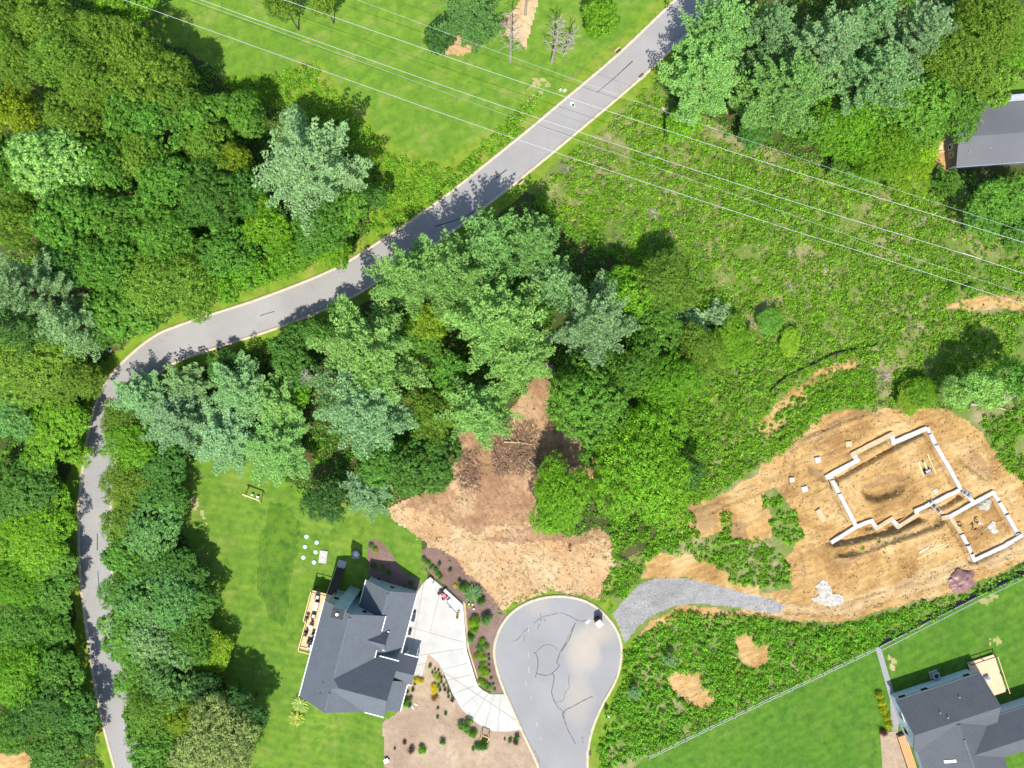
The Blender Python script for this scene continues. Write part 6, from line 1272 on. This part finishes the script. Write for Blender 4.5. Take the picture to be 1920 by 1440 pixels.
sl = [G(*p) for p in catmull([(1440, 735), (1475, 705), (1520, 685), (1560, 665), (1600, 655), (1645, 648)], 4)]
for a, b in zip(sl, sl[1:]): sf_.bar((a.x, a.y, a.z+.35), (b.x, b.y, b.z+.35), .06, .8)
tag(sf_.build('silt_fence', M['black']), 'low black silt fence curving above the weedy trail', 'fence')
sf2 = MB()
for a, b in zip(pv, pv[1:]): sf2.hexa([(a.x, a.y, a.z-.1), (b.x, b.y, b.z-.1), (b.x-.4, b.y+.7, b.z-.1), (a.x-.4, a.y+.7, a.z-.1)], [(a.x, a.y, a.z+.5), (b.x, b.y, b.z+.5), (b.x-.35, b.y+.75, b.z+.06), (a.x-.35, a.y+.75, a.z+.06)])
tag(sf2.build('weed_barrier', M['black']), 'black fabric barrier lying along the site side of the wire fence', 'fabric')

# ------------------------------------------------------------------ dead trees, logs
def bare_tree(px, py, h, label, lean=(0, 0), nb=26, r=.22, bl=2.6, name='dead_tree', zlo=.25):
    g = G(px, py); o = empty(name, tuple(g)); tag(o, label, 'dead tree'); mb = MB(); top = Vector((lean[0], lean[1], h))
    mb.tube([(0, 0, -.2), top*.5+Vector((.15, .1, 0)), top], [r*1.2, r*.75, r*.15], 8); mb.build('trunk', M['deadwood'], o); b = MB()
    for k in range(nb):
        t = zlo+(1-zlo)*(k/nb); s = top*t; a = k*2.4+random.uniform(-.4, .4); L = bl*(1.15-t*.6)*random.uniform(.5, 1.1); e = s+Vector((math.cos(a)*L, math.sin(a)*L, L*random.uniform(.1, .7)))
        m_ = s.lerp(e, .55)+Vector((0, 0, L*.08)); b.tube([s, m_, e], [.06, .045, .015], 4)
        for q in range(4): c = s.lerp(e, .45+.13*q); a2 = a+random.choice((-1, 1))*random.uniform(.5, 1.1); l2 = L*.38; b.tube([c, c+Vector((math.cos(a2)*l2, math.sin(a2)*l2, l2*.4))], [.03, .012], 3)
    b.build('branches', M['deadwood'], o); return o
bare_tree(957, 116, 18, 'tall bare grey snag at the top, left one'); bare_tree(1034, 118, 16, 'tall bare grey snag at the top, right forked one', (.6, 0), 34); bare_tree(985, 28, 17, 'bare grey trunk cut by the top edge between the snags', (0, 0), 16)
bare_tree(1055, 105, 9, 'shorter twiggy grey snag right of the forked one', (1.5, 0), 30, .12, 2.2); bare_tree(1276, 189, 10, 'leaning bare grey trunk at the foot of the top right pines', (.2, .2), 34, .3, 2.0); bare_tree(612, 712, 9, 'bare grey branches poking out left of the big central pine', (-1.8, .6), 30, .12, 2.2, zlo=.55)
bare_tree(1022, 690, 3, 'dark bare branches at the top of the clearing', (.5, 0), 20, .1, 1.6)
def fallen(pts, r, label, mat='deadwood', lift=.25, twigs=8, cat='log', name='fallen_log'):
    pv = [G(*p)+Vector((0, 0, lift)) for p in pts]; rr = [r*(1-.75*i/(len(pv)-1)) for i in range(len(pv))]; o = MB().tube(pv, rr, 7).build(name, M[mat]); tag(o, label, cat)
    if twigs:
        b = MB()
        for k in range(twigs):
            t = random.random()*(len(pv)-1.01); i = int(t); s = pv[i].lerp(pv[i+1], t-i); a = random.random()*6.28; L = random.uniform(.6, 1.8); b.tube([s, s+Vector((math.cos(a)*L, math.sin(a)*L, L*.3))], [r*.4, .015], 4)
        b.build('branches', M[mat], o)
    return o
fallen([(1240, 202), (1262, 222), (1293, 252)], .3, 'fallen grey log in the field below the top right pines', twigs=4); fallen([(1815, 758), (1845, 759), (1885, 750), (1908, 735), (1900, 720), (1880, 705)], .24, 'large curved fallen grey tree at the right edge', 'deadwood', .7, 16, 'dead tree', 'fallen_tree'); fallen([(1868, 764), (1890, 769), (1900, 770)], .16, 'short grey log below the curved fallen tree', twigs=0); fallen([(1880, 750), (1874, 735), (1884, 715)], .16, 'forked grey limb beside the curved fallen tree', 'deadwood', .9, 8, 'branch', 'fallen_branch')
fallen([(945, 828), (970, 829), (985, 831), (1002, 834)], .17, 'pale forked branch across the brush pile', 'footing_tan', .5, 3, 'branch', 'fallen_branch'); fallen([(990, 862), (1008, 878), (1024, 890)], .12, 'thin grey branch at the right of the brush pile', 'deadwood', .3, 3, 'branch', 'fallen_branch'); fallen([(942, 825), (941, 812), (945, 800)], .12, 'short pale branch at the upper left of the brush pile', 'footing_tan', .4, 2, 'branch', 'fallen_branch'); fallen([(955, 823), (963, 812)], .1, 'small pale stick upright in the brush pile', 'footing_tan', .4, 0, 'branch', 'fallen_branch')
DEADS = [(1225, 270), (1230, 300), (1215, 290), (1195, 325), (1130, 340), (1140, 365), (1180, 350), (1215, 345), (1225, 400), (1220, 455), (1275, 465), (1310, 520), (1330, 525), (1380, 530), (1540, 427), (1525, 455), (1480, 540), (1530, 545), (1550, 540), (1725, 415), (1800, 415), (1455, 610), (1370, 735), (1400, 720), (1070, 440), (1600, 650), (1660, 705), (1720, 660), (1790, 510), (1060, 318), (1270, 240)]
dm = MB()
for k in range(60):
    a = random.random()*6.28; L = random.uniform(.5, 1.25); e = Vector((math.cos(a)*L, math.sin(a)*L, L*random.uniform(.2, .9))); dm.tube([(0, 0, 0), e*.5+Vector((0, 0, .12)), e], [.04, .03, .012], 3)
tmp = dm.build('twigs', M['deadwood']); dme = tmp.data; bpy.data.objects.remove(tmp)
for i, (x, y) in enumerate(sorted(DEADS)[::2]):
    g = G(x, y); o = link('dead_shrub', dme, None, tuple(g)); s = random.uniform(.6, 1.3); o.scale = (s, s, s*.8); o.rotation_euler = (0, 0, random.random()*6); tag(o, f'grey leafless twiggy shrub, {ordinal(i)} from left in the power line clearing', 'dead shrub', 'dead shrubs in the power line clearing')
# mailbox, utility boxes, odd stones
g = G(1054, 170); o = empty('utility_box', tuple(g), .6); tag(o, 'small green and white utility box on the meadow verge', 'utility box'); MB().box((-.3, .2, .3), (.5, .4, .6), 0, .9).build('case', M['septic'], o); MB().box((.4, -.3, .08), (.7, .5, .16)).build('pad', M['dull_white'], o)
g = G(206, 655); o = empty('valve_post', tuple(g), .2); tag(o, 'small dark valve post on the verge inside the bend', 'post'); MB().box((0, 0, .3), (.25, .25, .7), 0, .8).build('post', M['black'], o); MB().box((0, -.3, .06), (.7, .5, .12)).build('base', M['dull_white'], o)
